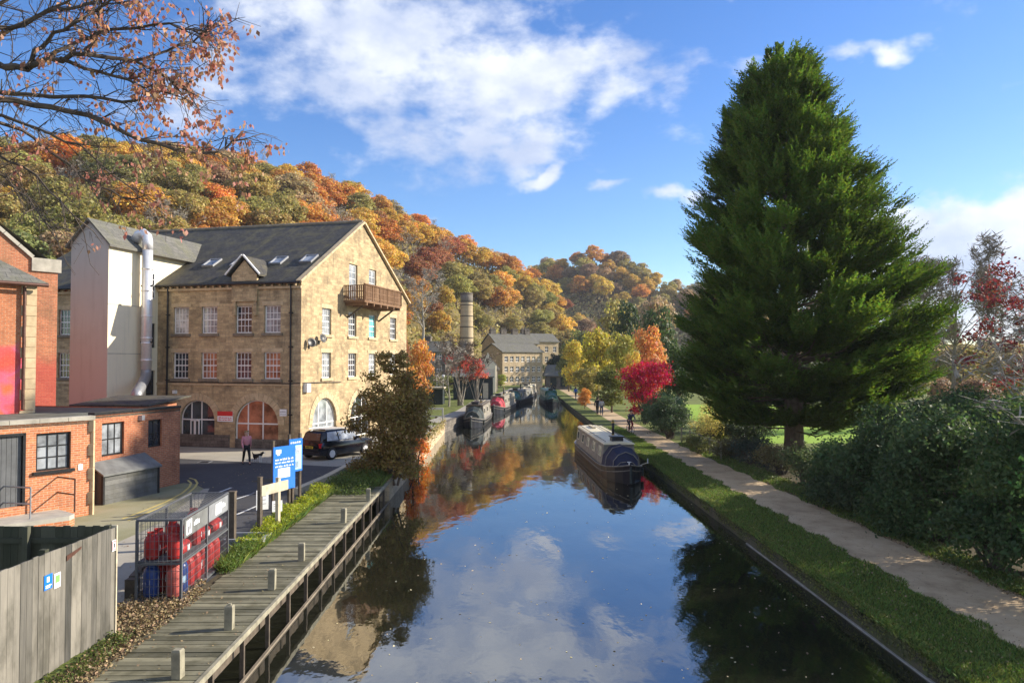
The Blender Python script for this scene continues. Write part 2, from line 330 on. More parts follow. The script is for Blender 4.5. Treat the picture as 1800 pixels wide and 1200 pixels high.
def metric_uv(me):
    nv=len(me.loops); co=np.empty(len(me.vertices)*3); me.vertices.foreach_get('co',co); co=co.reshape(-1,3)
    nr=np.empty(len(me.polygons)*3); me.polygons.foreach_get('normal',nr); nr=nr.reshape(-1,3)
    lt=np.empty(len(me.polygons),dtype=np.int32); me.polygons.foreach_get('loop_total',lt)
    lv=np.empty(nv,dtype=np.int32); me.loops.foreach_get('vertex_index',lv)
    n=np.repeat(nr,lt,axis=0); p=co[lv]
    t=np.stack([-n[:,1],n[:,0],np.zeros(nv)],1); ln=np.linalg.norm(t,axis=1); flat=ln<.15
    t[flat]=(1,0,0); ln[flat]=1; t/=ln[:,None]
    b=np.cross(n,t)
    uv=np.stack([(p*t).sum(1),(p*b).sum(1)],1).astype(np.float32)
    l=me.uv_layers.new(name='UVMap'); l.data.foreach_set('uv',uv.ravel())
def obj(name,mb,mat,parent=None,smooth=False,uv=True):
    me=bpy.data.meshes.new(name); me.from_pydata(mb.v,[],mb.f); me.update()
    bm=bmesh.new(); bm.from_mesh(me); bmesh.ops.recalc_face_normals(bm,faces=bm.faces) if name not in('wall','ground','gable_wall') else None; bm.to_mesh(me); bm.free()
    if uv: metric_uv(me)
    a=me.attributes.new('rnd','FLOAT','FACE'); a.data.foreach_set('value',np.array(mb.r,dtype=np.float32))
    me.materials.append(MATS[mat])
    if smooth: me.polygons.foreach_set('use_smooth',[True]*len(me.polygons))
    o=bpy.data.objects.new(name,me); COL.objects.link(o); o.parent=parent; return o
def tag(o,label=None,cat=None,group=None,kind=None):
    if label: o['label']=label
    if cat: o['category']=cat
    if group: o['group']=group
    if kind: o['kind']=kind
    return o
def thing(name,label,cat,loc=(0,0,0),rz=0,group=None):
    o=bpy.data.objects.new(name,None); COL.objects.link(o); o.location=loc; o.rotation_euler=(0,0,rz); o.empty_display_size=.2
    return tag(o,label,cat,group)
KIDS={}
def kids(o): return list(o.children)
def copy_tree(o,parent=None,loc=None,rz=None,scale=None,label=None,group=None,color=None):
    c=o.copy(); COL.objects.link(c); c.parent=parent
    if loc is not None: c.location=loc
    if rz is not None: c.rotation_euler=(0,0,rz)
    if scale is not None: c.scale=scale if not isinstance(scale,(int,float)) else (scale,)*3
    if label: c['label']=label
    if group: c['group']=group
    if color is not None: c.color=color
    for ch in kids(o): copy_tree(ch,c,color=color)
    return c
def struct(name,mb,mat,smooth=False): return tag(obj(name,mb,mat,None,smooth),kind='structure')
def leafmesh(name,P,Nn,size,mat,parent=None,aspect=.55,rnd=None,curl=0):
    """P centres, Nn leaf face normals (n,3), size (n,) -> rhombic leaves"""
    n=len(P); size=np.broadcast_to(np.asarray(size,float),(n,))
    Nn=Nn/np.maximum(np.linalg.norm(Nn,axis=1,keepdims=True),1e-6)
    a=RNG.normal(size=(n,3)); t=np.cross(Nn,a); t/=np.maximum(np.linalg.norm(t,axis=1,keepdims=True),1e-6); b=np.cross(Nn,t)
    h=size[:,None]*.5
    v=np.stack([P-t*h,P+b*h*aspect,P+t*h,P-b*h*aspect],1).reshape(-1,3)
    return rawquads(name,v,n,mat,parent,rnd)
def rawquads(name,v,n,mat,parent=None,rnd=None,k=4):
    me=bpy.data.meshes.new(name); me.vertices.add(n*k); me.vertices.foreach_set('co',v.astype(np.float32).ravel())
    me.loops.add(n*k); me.loops.foreach_set('vertex_index',np.arange(n*k,dtype=np.int32))
    me.polygons.add(n); me.polygons.foreach_set('loop_start',np.arange(0,n*k,k,dtype=np.int32)); me.polygons.foreach_set('loop_total',np.full(n,k,dtype=np.int32))
    me.update(calc_edges=True)
    a=me.attributes.new('rnd','FLOAT','FACE'); a.data.foreach_set('value',(RNG.random(n) if rnd is None else rnd).astype(np.float32))
    a=me.attributes.new('rnd2','FLOAT','FACE'); a.data.foreach_set('value',RNG.random(n).astype(np.float32))
    me.materials.append(MATS[mat]); o=bpy.data.objects.new(name,me); COL.objects.link(o); o.parent=parent; return o
def unit(n):
    v=RNG.normal(size=(n,3)); return v/np.linalg.norm(v,axis=1,keepdims=True)
def clumps_leaves(cl,per_area,size,up=.25,jit=.6,inner=.25,rough=.16):
    """cl: list of (x,y,z,rx,rz). leaves on lumpy shells"""
    Ps=[];Ns=[];Rs=[]
    for (x,y,z,rx,rz) in cl:
        n=max(8,int(per_area*4*PI*rx*rz)); d=unit(n); d[:,2]=np.where(d[:,2]<-.45,-d[:,2],d[:,2])
        rr=(1-inner*RNG.random(n)**1.5)*(1+rough*RNG.normal(size=n))
        Ps.append(np.stack([x+d[:,0]*rx*rr,y+d[:,1]*rx*rr,z+d[:,2]*rz*rr],1)); Ns.append(d+jit*RNG.normal(size=(n,3))+np.array([0,0,up]))
        Rs.append(np.clip(RNG.random(n)*.55+RNG.random()*.45,0,1))
    return np.concatenate(Ps),np.concatenate(Ns),np.concatenate(Rs)
def limbs(mb,base,h,spread,n,r0,seed,levels=2,up=.6):
    rs=random.Random(seed)
    top=Vector(base)+Vector((rs.uniform(-.05,.05)*h,rs.uniform(-.05,.05)*h,h*.8))
    mb.tube([base,Vector(base).lerp(top,.3)+Vector((.02*h,0,0)),Vector(base).lerp(top,.65),top],[r0,r0*.72,r0*.45,r0*.12],7)
    tips=[]
    def br(p,d,l,r,lv):
        mid=p+d*l*.5+Vector((rs.uniform(-1,1),rs.uniform(-1,1),rs.uniform(-.3,.8)))*l*.10
        e=p+d*l+Vector((0,0,l*.12)); mb.tube([p,mid,e],[r,r*.6,r*.15],5,False); tips.append(e)
        if lv>0:
            for k in range(3):
                q=p.lerp(e,rs.uniform(.35,.9)); dd=(d+Vector((rs.uniform(-1,1),rs.uniform(-1,1),rs.uniform(-.3,.9)))*.7).normalized()
                br(q,dd,l*rs.uniform(.45,.65),r*.5,lv-1)
        tips.append(p.lerp(e,rs.uniform(.5,.9)))
    for k in range(n):
        a=2*PI*k/n+rs.uniform(-.4,.4); t_=rs.uniform(.28,.95); p=Vector(base).lerp(top,t_)
        d=Vector((math.cos(a),math.sin(a),up+rs.uniform(-.2,.4))).normalized()
        br(p,d,spread*(1.15-.5*t_)*rs.uniform(.7,1.1),r0*.35*(1.2-t_*.7),levels)
    return tips

# ------------------------------------------------------------------ ground, canal, surfaces
GZ=.8; GR=.42   # left bank, towpath side
canal=[(8.05,-45),(8.0,60),(8.25,90),(8.7,120),(9,166),(5,166),(3,140),(.3,110),(-2.5,86),(-3.0,76),(-4.9,62),(-4.9,31.9),(-6.7,31.9),(-6.7,-45)]
g=MB(); g.sheet([(-900,-70),(900,-70),(900,1400),(-900,1400)],[canal],(0,0,GZ),(1,0,0),(0,1,0),(0,0,1)); g.v=[(x,y,GR if x>6 else z) for x,y,z in g.v]; struct('ground',g,'ground')
g=MB(); g.add([(-30,-60,0),(30,-60,0),(30,170,0),(-30,170,0)],[(0,1,2,3)]); struct('water',g,'water')
def flat(name,poly,z,mat):
    g=MB(); g.sheet(poly,[],(0,0,z),(1,0,0),(0,1,0),(0,0,1)); return struct(name,g,mat)
# canal side walls
def wall_strip(name,pts,mat,th=.35,top=GZ+.02,label=None,bottom=-.6,wob=0):
    g=MB()
    for a,b in zip(pts,pts[1:]):
        a=Vector((a[0],a[1],0)); b=Vector((b[0],b[1],0)); d=(b-a).normalized(); n=Vector((d.y,-d.x,0))
        L_=(b-a).length; k=max(1,int(L_/.9))
        for i in range(k):
            p=a.lerp(b,i/k); q=a.lerp(b,(i+1)/k)-d*.004
            t0=top-random.random()*wob; o0=random.uniform(-.006,.008)
            vs_=[p-n*o0,q-n*o0,q+n*th,p+n*th]
            g.add([(v.x,v.y,bottom) for v in vs_]+[(v.x,v.y,t0) for v in vs_],[(0,1,2,3),(4,5,6,7),(0,1,5,4),(1,2,6,5),(2,3,7,6),(3,0,4,7)])
    o=obj(name,g,mat); tag(o,label,'canal wall'); return o
wall_strip('canal_wall',[(8.05,-40),(8.0,60),(8.25,90),(8.7,120),(9,165)],'stone_mossy',.35,GR-.01,'dark mossy stone canal wall along the grassy towpath bank',wob=.12)
wall_strip('canal_wall',[(3,140),(.3,110),(-2.5,86),(-3.0,76),(-4.9,62)][::1],'stone_dark',.4,GZ+.05,'low stone wharf edge beside the moored boats, far left bank')
wall_strip('canal_wall',[(-4.9,62),(-4.9,31.9)],'stone_pale',.4,GZ+.1,'sunlit pale rubble quay wall between the big shrub and the wharf',wob=.15)
g=MB()
for i in range(18):
    y=10+i*.8; g.box(7.97,8.06,y,y+.796,-.3,.025+random.uniform(-.006,.006))
tag(obj('stone_ledge',g,'coping'),'pale stone ledge at water level under the towpath bank','ledge')
def wavy(x0,ys,amp,seed):
    return [(x0(y)+amp*math.sin(y*1.9+seed)+amp*.7*math.sin(y*4.7+seed*2)+random.uniform(-.012,.012),y) for y in ys]
ysn=[-30]+[4+.45*i for i in range(110)]+[60,70,85,100,130,160]
xl_=lambda y:float(np.interp(y,[-30,20,45,70,100,160],[10.0,9.98,9.75,9.85,10.4,11.0])); xr_=lambda y:float(np.interp(y,[-30,15,45,70,100,160],[12.45,12.4,11.75,11.8,12.3,12.8]))
flat('towpath',wavy(xl_,ysn,.035,1)+wavy(xr_,ysn[::-1],.04,2),GR+.010,'path')
flat('turf_bank',[(8.1,-30),(10.6,-30),(10.3,45),(10.3,70),(10.8,100),(11.2,160),(9.3,160),(8.8,120),(8.3,90),(8.06,60)],GR+.005,'turf')
flat('hedge_soil',[(11.6,-30),(19,-30),(19,48),(11.4,48)],GR+.004,'soil')
flat('pitch',[(17,50),(70,50),(90,90),(19,95)],GR+.006,'pitch')
flat('asphalt_road',[(-60,26),(-13.4,26.4),(-13.0,30),(-12.0,30.5),(-8.0,17),(-6.95,17.0),(-6.95,22),(-6.95,35),(-5.6,42),(-5.4,60),(-7.4,61),(-11.0,44.4),(-60,56)],GZ+.004,'asphalt')
flat('asphalt_yard',[(-8.0,17),(-12.0,30.5),(-13,30),(-12.6,24),(-11.5,16),(-8.2,13.6)],GZ+.004,'paving')
flat('forecourt',[(-13.0,31.5),(-12.2,30.4),(-11.0,24),(-11.2,15.2),(-18,14.5),(-18,24),(-13.6,31.8)],GZ+.008,'forecourt')
flat('paving',[(-11.9,43.3),(-30,47.9),(-30,43.2),(-21,41),(-8.2,36.6),(-5.6,41.5),(-5.45,60),(-7.6,60)],GZ+.008,'paving')
flat('verge_soil',[(-6.95,12),(-6.6,12),(-6.6,31.9),(-4.92,32),(-4.92,44),(-6.0,42),(-6.95,35)],GZ+.012,'soil')
flat('verge_soil',[(-7.35,4),(-6.95,4),(-6.7,12),(-6.9,17.2),(-7.9,17.2),(-8.1,14.3),(-7.35,14.3)],GZ+.010,'soil')
flat('wharf_grass',[(-5.3,62.3),(-3.4,76.3),(-3.0,86),(-.2,110),(-1,112),(-14,95),(-14,62.3)],GZ+.01,'turf')
flat('wharf_paving',[(-5.3,62.3),(-3.4,76.3),(-3.0,86),(-.2,110),(2.6,140),(1.4,141),(-1.6,111),(-4.4,87),(-4.9,77),(-6.8,62.3)],GZ+.016,'paving')
# painted lines
def stripe(pts,w,mat='road_white',z=GZ+.014):
    g=MB()
    for a,b in zip(pts,pts[1:]):
        a=Vector((*a,0)); b=Vector((*b,0)); n=(b-a).normalized(); n=Vector((-n.y,n.x,0))*w/2
        g.add([(p.x,p.y,z) for p in (a-n,b-n,b+n,a+n)],[(0,1,2,3)])
    return g
yl=[W(*p)[:2] for p in [(225,915),(262,900),(300,885),(330,868),(343,856),(347,849),(343,843),(333,840)]]
struct('road_marking',stripe(yl,.09,'road_yellow'),'road_yellow')
yl2=[W(*p)[:2] for p in [(215,912),(255,897),(292,882),(320,867),(333,856),(336,849),(330,844)]]
struct('road_marking',stripe(yl2,.09),'road_yellow')
for a,b in (((383,866),(407,857)),((415,905),(455,888)),((380,888),(470,860)),((330,793),(395,792))):
    struct('road_marking',stripe([W(*a)[:2],W(*b)[:2]],.1),'road_white')
g=MB()
k0=W(520,862,.95); k1=W(572,840,.95); k2=W(610,820,.95)
g.bar((k0.x,k0.y,GZ+.12),(k1.x,k1.y,GZ+.12),.3,.24); g.bar((k1.x,k1.y,GZ+.12),(k2.x,k2.y,GZ+.12),.3,.24)
tag(obj('timber_kerb',g,'timber_pale'),'pale timber kerb log along the car park edge','kerb')

for (px,py,r_) in ((470,845,.45),(400,880,.3)):
    p=W(px,py); g=MB(); g.add([(p.x+r_*1.2*math.cos(a*.5)*(1+.2*math.sin(a*2.1)),p.y+r_*math.sin(a*.5)*(1+.2*math.cos(a*1.7)),GZ+.0075) for a in range(13)][:12],[tuple(range(12))]); struct('oil_stain',g,'soil')
for (px,py,lab) in ((455,868,'square iron drain cover in the car park road'),(360,812,'square iron drain cover near the mill doorway')):
    p=W(px,py); dr=thing('drain_cover',lab,'drain cover',(p.x,p.y,GZ+.006)); g=MB()
    for k in range(6): g.box(-.25,.25,-.24+k*.085,-.19+k*.085,0,.012)
    obj('grating',g,'black_metal',dr)
    g=MB(); g.box(-.3,.3,-.3,-.25,0,.01); g.box(-.3,.3,.25,.3,0,.01); g.box(-.3,-.25,-.25,.25,0,.01); g.box(.25,.3,-.25,.25,0,.01); obj('frame',g,'lead',dr)
# hillside terrain: real slopes rising from the valley floor
def hill(name,cols,mat,nr=26,back=140):
    """cols: (px, r0, z0, r1, z1)"""
    px=np.array([c[0] for c in cols],float); xs=np.linspace(px[0],px[-1],90); g=[]; H={}
    arr=[np.interp(xs,px,[c[i] for c in cols]) for i in range(1,5)]
    V=[];F=[]
    rows=list(np.linspace(0,1,nr))+[1.15,1.5,2.2]
    rs=np.random.default_rng(3)
    for i,x in enumerate(xs):
        th=math.atan((x-885)/FPX); r0,z0,r1,z1=[a[i] for a in arr]
        for t_ in rows:
            if t_<=1: r=r0+(r1-r0)*t_; z=z0+(z1-z0)*(1-(1-t_)**1.35)
            else: r=r1+back*(t_-1); z=z1-(t_-1)*25
            V.append((r*math.sin(th),r*math.cos(th),z+.8*math.sin(r*.11+x*.02)))
    m_=len(rows)
    for i in range(len(xs)-1):
        for j in range(m_-1): F.append((i*m_+j,(i+1)*m_+j,(i+1)*m_+j+1,i*m_+j+1))
    b=MB(); b.add(V,F); struct(name,b,mat,True)
    def at(x,t_):
        r0,z0,r1,z1=[np.interp(x,px,[c[i] for c in cols]) for i in range(1,5)]
        th=math.atan((x-885)/FPX); r=r0+(r1-r0)*t_; z=z0+(z1-z0)*(1-(1-t_)**1.35)
        return r*math.sin(th),r*math.cos(th),z,r
    return at
def sk(px,py,r): 
    return 6+(634-py)/FPX*r*math.cos(math.atan((px-885)/FPX))
H1=[(px,r0,z0,r1,sk(px,py,r1)-9) for px,r0,z0,r1,py in [(-500,85,-2,190,255),(0,88,-2,200,250),(250,92,-2,215,262),(450,98,-2,235,285),(600,108,-2,255,325),(700,118,-1,270,372),(745,150,-1,280,390),(800,168,-1,290,412),(850,205,-1,300,432),(900,222,-1,325,452),(970,235,-1,350,500),(1060,235,-1,365,590),(1130,260,-1,380,625)]]
H2=[(px,r0,z0,r1,sk(px,py,r1)-9) for px,r0,z0,r1,py in [(880,400,0,480,500),(960,390,0,470,462),(1040,380,0,460,442),(1100,380,0,460,462),(1200,370,0,450,500),(1300,360,0,450,520),(1500,330,0,430,570),(1700,300,0,420,592),(1900,300,0,420,590)]]
hill1=hill('hillside',H1,'hill_floor'); hill2=hill('far_hill',H2,'hill_floor')

# ------------------------------------------------------------------ windows
def rect(u0,u1,z0,z1): return [(u0,z0),(u1,z0),(u1,z1),(u0,z1)]
def archp(c,r,z0,zs,n=14): return [(c-r,z0),(c+r,z0)]+[(c+r*math.cos(PI*i/n),zs+r*math.sin(PI*i/n)) for i in range(n+1)]
def window(parent,O,U,Nn,w,h,cols,rows,frame='white_paint',glass='glass_dark',fw=.07,bar=.035,sash=True,back=.12,door=False):
    """O = lower left corner of opening on the wall face"""
    O=Vector(O);U=Vector(U);Nn=Vector(Nn);Z=Vector((0,0,1)); g=MB()
    M=Matrix((U,-Nn,Z)).transposed().to_4x4(); M=Matrix.Translation(O-Nn*back)@M
    d=.05
    g.box(0,fw,0,d,0,h,M);g.box(w-fw,w,0,d,0,h,M);g.box(fw,w-fw,0,d,0,fw,M);g.box(fw,w-fw,0,d,h-fw,h,M)
    for i in range(1,cols): x=fw+(w-2*fw)*i/cols; g.box(x-bar/2,x+bar/2,.006,d-.006,fw,h-fw,M)
    for j in range(1,rows):
        z=fw+(h-2*fw)*j/rows; bb=bar*(1.9 if sash and j*2==rows else 1); g.box(fw,w-fw,.003,d-.003,z-bb/2,z+bb/2,M)
    f=obj('window' if not door else 'door',g,frame,parent)
    p=MB(); p.box(.02,w-.02,.028,.036,.02,h-.02,M); obj('pane',p,glass,f)
    p=MB(); p.box(0,w,.45,.46,0,h,M); obj('interior',p,'dark_gap',f)
    return f
def arch_window(parent,O,U,Nn,r,hs,mull,trans,glass='glass_dark',frame='white_paint',back=.14):
    """O = centre bottom; hs = height to springing"""
    O=Vector(O);U=Vector(U);Nn=Vector(Nn);Z=Vector((0,0,1)); M=Matrix.Translation(O-Nn*back)@Matrix((U,-Nn,Z)).transposed().to_4x4()
    g=MB(); fw=.07; d=.06; n=18
    for i in range(n):
        a0=PI*i/n;a1=PI*(i+1)/n
        q=[(r*math.cos(a0),hs+r*math.sin(a0)),(r*math.cos(a1),hs+r*math.sin(a1)),((r-fw)*math.cos(a1),hs+(r-fw)*math.sin(a1)),((r-fw)*math.cos(a0),hs+(r-fw)*math.sin(a0))]
        g.add([M@Vector((a,0,b)) for a,b in q]+[M@Vector((a,d,b)) for a,b in q],[(0,1,2,3),(4,5,6,7),(0,1,5,4),(2,3,7,6)])
    g.box(-r,-r+fw,0,d,0,hs,M); g.box(r-fw,r,0,d,0,hs,M); g.box(-r,r,.002,d,0,fw,M)
    for x in mull: g.box(x-.035,x+.035,.004,d,fw,hs+math.sqrt(max(.01,(r-fw)**2-x*x)),M)
    for z in trans:
        hw=r-fw if z<=hs else math.sqrt(max(.01,(r-fw)**2-(z-hs)**2)); g.box(-hw,hw,.006,d-.004,z-.04,z+.04,M)
    f=obj('window',g,frame,parent)
    p=MB(); pl=archp(0,r-.02,.02,hs); Mi=M.to_3x3()
    p.prism(pl,M@Vector((0,.03,0)),Mi@Vector((1,0,0)),Mi@Vector((0,0,1)),Mi@Vector((0,1,0)),.01); obj('pane',p,glass,f)
    p=MB(); p.prism(pl,M@Vector((0,.6,0)),Mi@Vector((1,0,0)),Mi@Vector((0,0,1)),Mi@Vector((0,1,0)),.01); obj('interior',p,'dark_gap',f)
    return f
X_=Vector((1,0,0));Y_=Vector((0,1,0));Z_=Vector((0,0,1))

# ------------------------------------------------------------------ the mill
MO=Vector((-11.9,43.6,GZ)); MA=math.atan2(-.25,.968); EX=Vector((math.cos(MA),math.sin(MA),0)); EY=Vector((-math.sin(MA),math.cos(MA),0))
mill=thing('stone_mill','four storey golden stone mill with slate roof and a sunlit gable facing the canal','mill',MO,MA)
ML=-21.5; GW=16.4; EH=9.9; RH=14.7
def hole(cx,w,z0,z1): return rect(cx-w/2,cx+w/2,z0,z1)
r2=(4.12,5.72); r1=(6.86,8.5)
fu=[-1.89,-3.82,-6.18,-8.17,-10.9,-13.4,-15.6,-16.75,-19.2]
holes=[hole(u,1.08,*r2) for u in fu]+[hole(u,1.08,*r1) for u in fu]
holes+=[archp(-6.95,1.2,.03,1.62),archp(-2.9,1.45,.25,1.42)]
g=MB(); g.sheet([(ML,-.1),(0,-.1),(0,EH),(-2.85,EH),(-2.85,EH+.45),(-3.7,EH+1.35),(-4.55,EH+.45),(-4.55,EH),(ML,EH)],holes,(0,0,0),X_,Z_,-Y_,.3)
obj('wall',g,'stone_gold',mill)
gv=[3.12,6.73,9.93,13.7]
gh=[hole(v,1.2,*r2) for v in gv]+[hole(v,1.2,*r1) for v in gv]+[hole(6.83,1.25,9.35,11.75),hole(9.93,1.25,9.35,11.75),archp(2.92,1.55,.7,1.35),archp(8.0,1.55,.03,1.35),archp(12.8,1.55,.03,1.35)]
g=MB(); g.sheet([(0,-.1),(GW,-.1),(GW,EH),(GW/2,RH),(0,EH)],gh,(0,0,0),Y_,Z_,X_,.3); obj('gable_wall',g,'stone_gold',mill)
g=MB(); g.sheet([(0,-.1),(GW,-.1),(GW,EH),(GW/2,RH),(0,EH)],[],(ML,0,0),Y_,Z_,-X_); g.sheet([(ML,-.1),(0,-.1),(0,EH),(ML,EH)],[],(0,GW,0),X_,Z_,Y_); obj('wall',g,'stone_gold',mill)
sl_=(RH-EH)/(GW/2)
g=MB()
for s in (0,1):
    y0,z0=(-.3,EH-.3*sl_+.02) if s==0 else (GW+.3,EH-.3*sl_+.02)
    a=[(ML-.2,y0,z0),(.0,y0,z0),(.0,GW/2,RH+.04),(ML-.2,GW/2,RH+.04)]
    g.add([Vector(p) for p in a]+[Vector(p)+Vector((0,0,.16)) for p in a],[(0,1,2,3),(4,5,6,7),(0,1,5,4),(1,2,6,5),(2,3,7,6),(3,0,4,7)])
rf=obj('roof',g,'slate',mill)
g=MB(); g.tube([(ML-.2,GW/2,RH+.2),(.02,GW/2,RH+.2)],.13,8); obj('ridge_tiles',g,'stone_trim_dark',rf)
g=MB()  # gable verge coping
for s in (0,1):
    ya,yb=(-.35,GW/2) if s==0 else (GW+.35,GW/2)
    for i in range(14):
        t0=i/14;t1=(i+.97)/14; p=Vector((.03,ya+(yb-ya)*t0,EH-.35*sl_+(RH-EH+.35*sl_)*t0+.16)); q=Vector((.03,ya+(yb-ya)*t1,EH-.35*sl_+(RH-EH+.35*sl_)*t1+.16)); g.bar(p,q,.36,.14)
obj('coping',g,'stone_trim',mill)
glf=['glass_dark','glass_dark','glass_warm','glass_pale']
for k,u in enumerate(fu):
    for (z0,z1) in (r2,r1):
        gm=random.Random(k*7+int(z0)).choice(['glass_dark','glass_dark','glass_warm','glass_pale']) 
        gm={(0,0):'glass_warm',(1,0):'glass_dark',(2,0):'glass_warm',(3,0):'glass_dark',(0,1):'glass_pale',(1,1):'glass_dark',(2,1):'glass_pale',(3,1):'glass_blind'}.get((k,int(z0==r1[0])),gm)
        w=window(mill,(u-.54,0,z0),X_,-Y_,1.08,z1-z0,4,4,glass=gm)
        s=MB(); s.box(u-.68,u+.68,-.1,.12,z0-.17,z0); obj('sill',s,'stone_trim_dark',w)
        s=MB(); s.box(u-.7,u+.7,-.02,.1,z1,z1+.24); obj('lintel',s,'stone_trim',w)
for k,v in enumerate(gv):
    for (z0,z1) in (r2,r1):
        gm='glass_turquoise' if (k==2 and z0==r1[0]) else ['glass_pale','glass_dark','glass_pale','glass_dark'][k]
        w=window(mill,(0,v-.6,z0),Y_,X_,1.2,z1-z0,4,4,glass=gm)
        s=MB(); s.box(-.12,.1,v-.74,v+.74,z0-.17,z0); obj('sill',s,'stone_trim',w)
        s=MB(); s.box(-.1,.02,v-.75,v+.75,z1,z1+.25); obj('lintel',s,'stone_trim',w)
for v in (6.83,9.93): window(mill,(0,v-.625,9.35),Y_,X_,1.25,2.4,2,5,glass='glass_pale',sash=False,door=True,fw=.1)
arch_window(mill,(0,2.92,.7),Y_,X_,1.55,.65,[-.55,.55],[.65],'glass_pale'); arch_window(mill,(0,8.0,.05),Y_,X_,1.55,1.3,[-.5,.5],[1.3],'glass_dark'); arch_window(mill,(0,12.8,.05),Y_,X_,1.55,1.3,[-.5,.5],[1.3],'glass_dark')
arch_window(mill,(-2.9,0,.25),X_,-Y_,1.45,1.17,[-.65,.35],[1.2],'glass_warm')
arch_window(mill,(-6.95,0,.03),X_,-Y_,1.2,1.59,[-.5,.2],[1.6],'glass_dark')
g=MB()
for x in (-.5,-.42+.28): pass
M0=Matrix.Translation((-7.42,-.02,.05))
for x0,x1 in ((0,.07),(.24,.38),(.55,.62)): g.box(x0,x1,0,.06,0,1.6,M0)
g.box(.07,.55,0,.06,0,.18,M0); g.box(.07,.55,0,.06,1.5,1.6,M0)
d_=obj('door',g,'white_paint',mill); g=MB(); g.box(.07,.55,.02,.03,.18,1.5,M0); obj('pane',g,'glass_dark',d_)
def arch_ring(parent,O,U,Nn,r,zs,w=.42,mat='stone_trim'):
    O=Vector(O);U=Vector(U);Nn=Vector(Nn); g=MB(); n=17
    for i in range(n):
        a0=PI*i/n+.006;a1=PI*(i+1)/n-.006
        q=[(r*math.cos(a0),zs+r*math.sin(a0)),((r+w)*math.cos(a0),zs+(r+w)*math.sin(a0)),((r+w)*math.cos(a1),zs+(r+w)*math.sin(a1)),(r*math.cos(a1),zs+r*math.sin(a1))]
        P=[O+U*a+Z_*b for a,b in q]; g.add([p-Nn*.05 for p in P]+[p+Nn*.04 for p in P],[(0,1,2,3),(4,5,6,7),(0,1,5,4),(1,2,6,5),(2,3,7,6),(3,0,4,7)])
    obj('arch_ring',g,mat,parent)
arch_ring(mill,(-6.95,0,0),X_,-Y_,1.2,1.62,mat='stone_trim'); arch_ring(mill,(-2.9,0,0),X_,-Y_,1.45,1.42)
for v in (2.92,8.0,12.8): arch_ring(mill,(0,v,0),Y_,X_,1.55,1.35)
g=MB(); g.box(ML,0.03,-.06,0,4.0-.28,4.0-.12); g.box(ML,.03,-.14,0,EH-.42,EH-.28)
i=0
while -.25-i*.5>ML: g.box(-.25-i*.5-.12,-.25-i*.5,-.22,-.0,EH-.28,EH-.08); i+=1
obj('string_course',g,'stone_trim',mill)
g=MB(); g.box(ML,-4.7,-.05,0,-.1,.75); g.box(-4.3,-0.0,-.05,0,-.1,.55); obj('plinth',g,'stone_dark',mill)
# wall dormer
dm=MB(); dm.box(-4.55,-2.85,-.18,0,7.0+1.75,EH+.43); dm.prism([(-4.55,EH+.43),(-2.85,EH+.43),(-3.7,EH+1.33)],(0,-.18,0),X_,Z_,Y_,.6)
for x in (-4.5,-3.1): dm.box(x,x+.2,-.14,-.0,7.9,8.75)
dmo=obj('dormer',dm,'stone_gold',mill)
g=MB()
for s in (-1,1):
    g.add([(-3.7,-.35,EH+1.5),(-3.7+s*1.1,-.35,EH+.35),(-3.7+s*1.1,1.9,EH+.35),(-3.7,1.9,EH+1.5),(-3.7,-.35,EH+1.6),(-3.7+s*1.1,-.35,EH+.45),(-3.7+s*1.1,1.9,EH+.45),(-3.7,1.9,EH+1.6)],[(0,1,2,3),(4,5,6,7),(0,1,5,4),(1,2,6,5),(2,3,7,6),(3,0,4,7)])
obj('dormer_roof',g,'slate',dmo)
g=MB(); g.bar((-3.66,-.38,EH+1.62),(-2.55,-.38,EH+.45),.12,.08); g.bar((-3.74,-.38,EH+1.62),(-4.85,-.38,EH+.45),.12,.08); obj('barge_board',g,'white_paint',dmo)
# skylights
def roof_pt(px,py):
    r=ray(px,py); n_=EY*(-sl_)+Z_; P0=MO+Z_*(EH+.2); t_=(P0-Vector((0,0,CAMZ))).dot(n_)/r.dot(n_); return Vector((0,0,CAMZ))+r*t_
for (px,py) in ((373,463),(422,462),(490,459),(543,456)):
    p=roof_pt(px,py)-MO; u=p.dot(EX); v=p.dot(EY); zc=EH+v*sl_+.2
    M0=Matrix.Translation((u,v,zc))@Matrix.Rotation(math.atan(sl_),4,'X')
    g=MB()
    for b in ((-.42,-.34,-.55,.55),(.34,.42,-.55,.55),(-.34,.34,-.55,-.46),(-.34,.34,.46,.55)): g.box(*b,0,.12,M0)
    s=obj('skylight',g,'grey_metal',mill); g=MB(); g.box(-.34,.34,-.46,.46,.04,.07,M0); obj('pane',g,'glass_pale',s)
# downpipes, gutter
for u in (-.62,-9.05):
    g=MB(); g.tube([(u,-.12,EH-.2),(u,-.12,0)],.055,8); 
    for z in (2,4,6,8): g.box(u-.1,u+.1,-.18,0,z,z+.06)
    obj('downpipe',g,'black_metal',mill)
g=MB(); g.tube([(ML,-.36,EH-.1),(.1,-.36,EH-.1)],.07,8); obj('gutter',g,'black_metal',mill)
g=MB(); g.tube([(-9,-.08,3.9),(-.6,-.08,3.86),(0,-.08,3.9)],.03,6); g.tube([(.06,.2,3.9),(.06,5,3.82)],.025,6); obj('cable_pipe',g,'black_metal',mill)
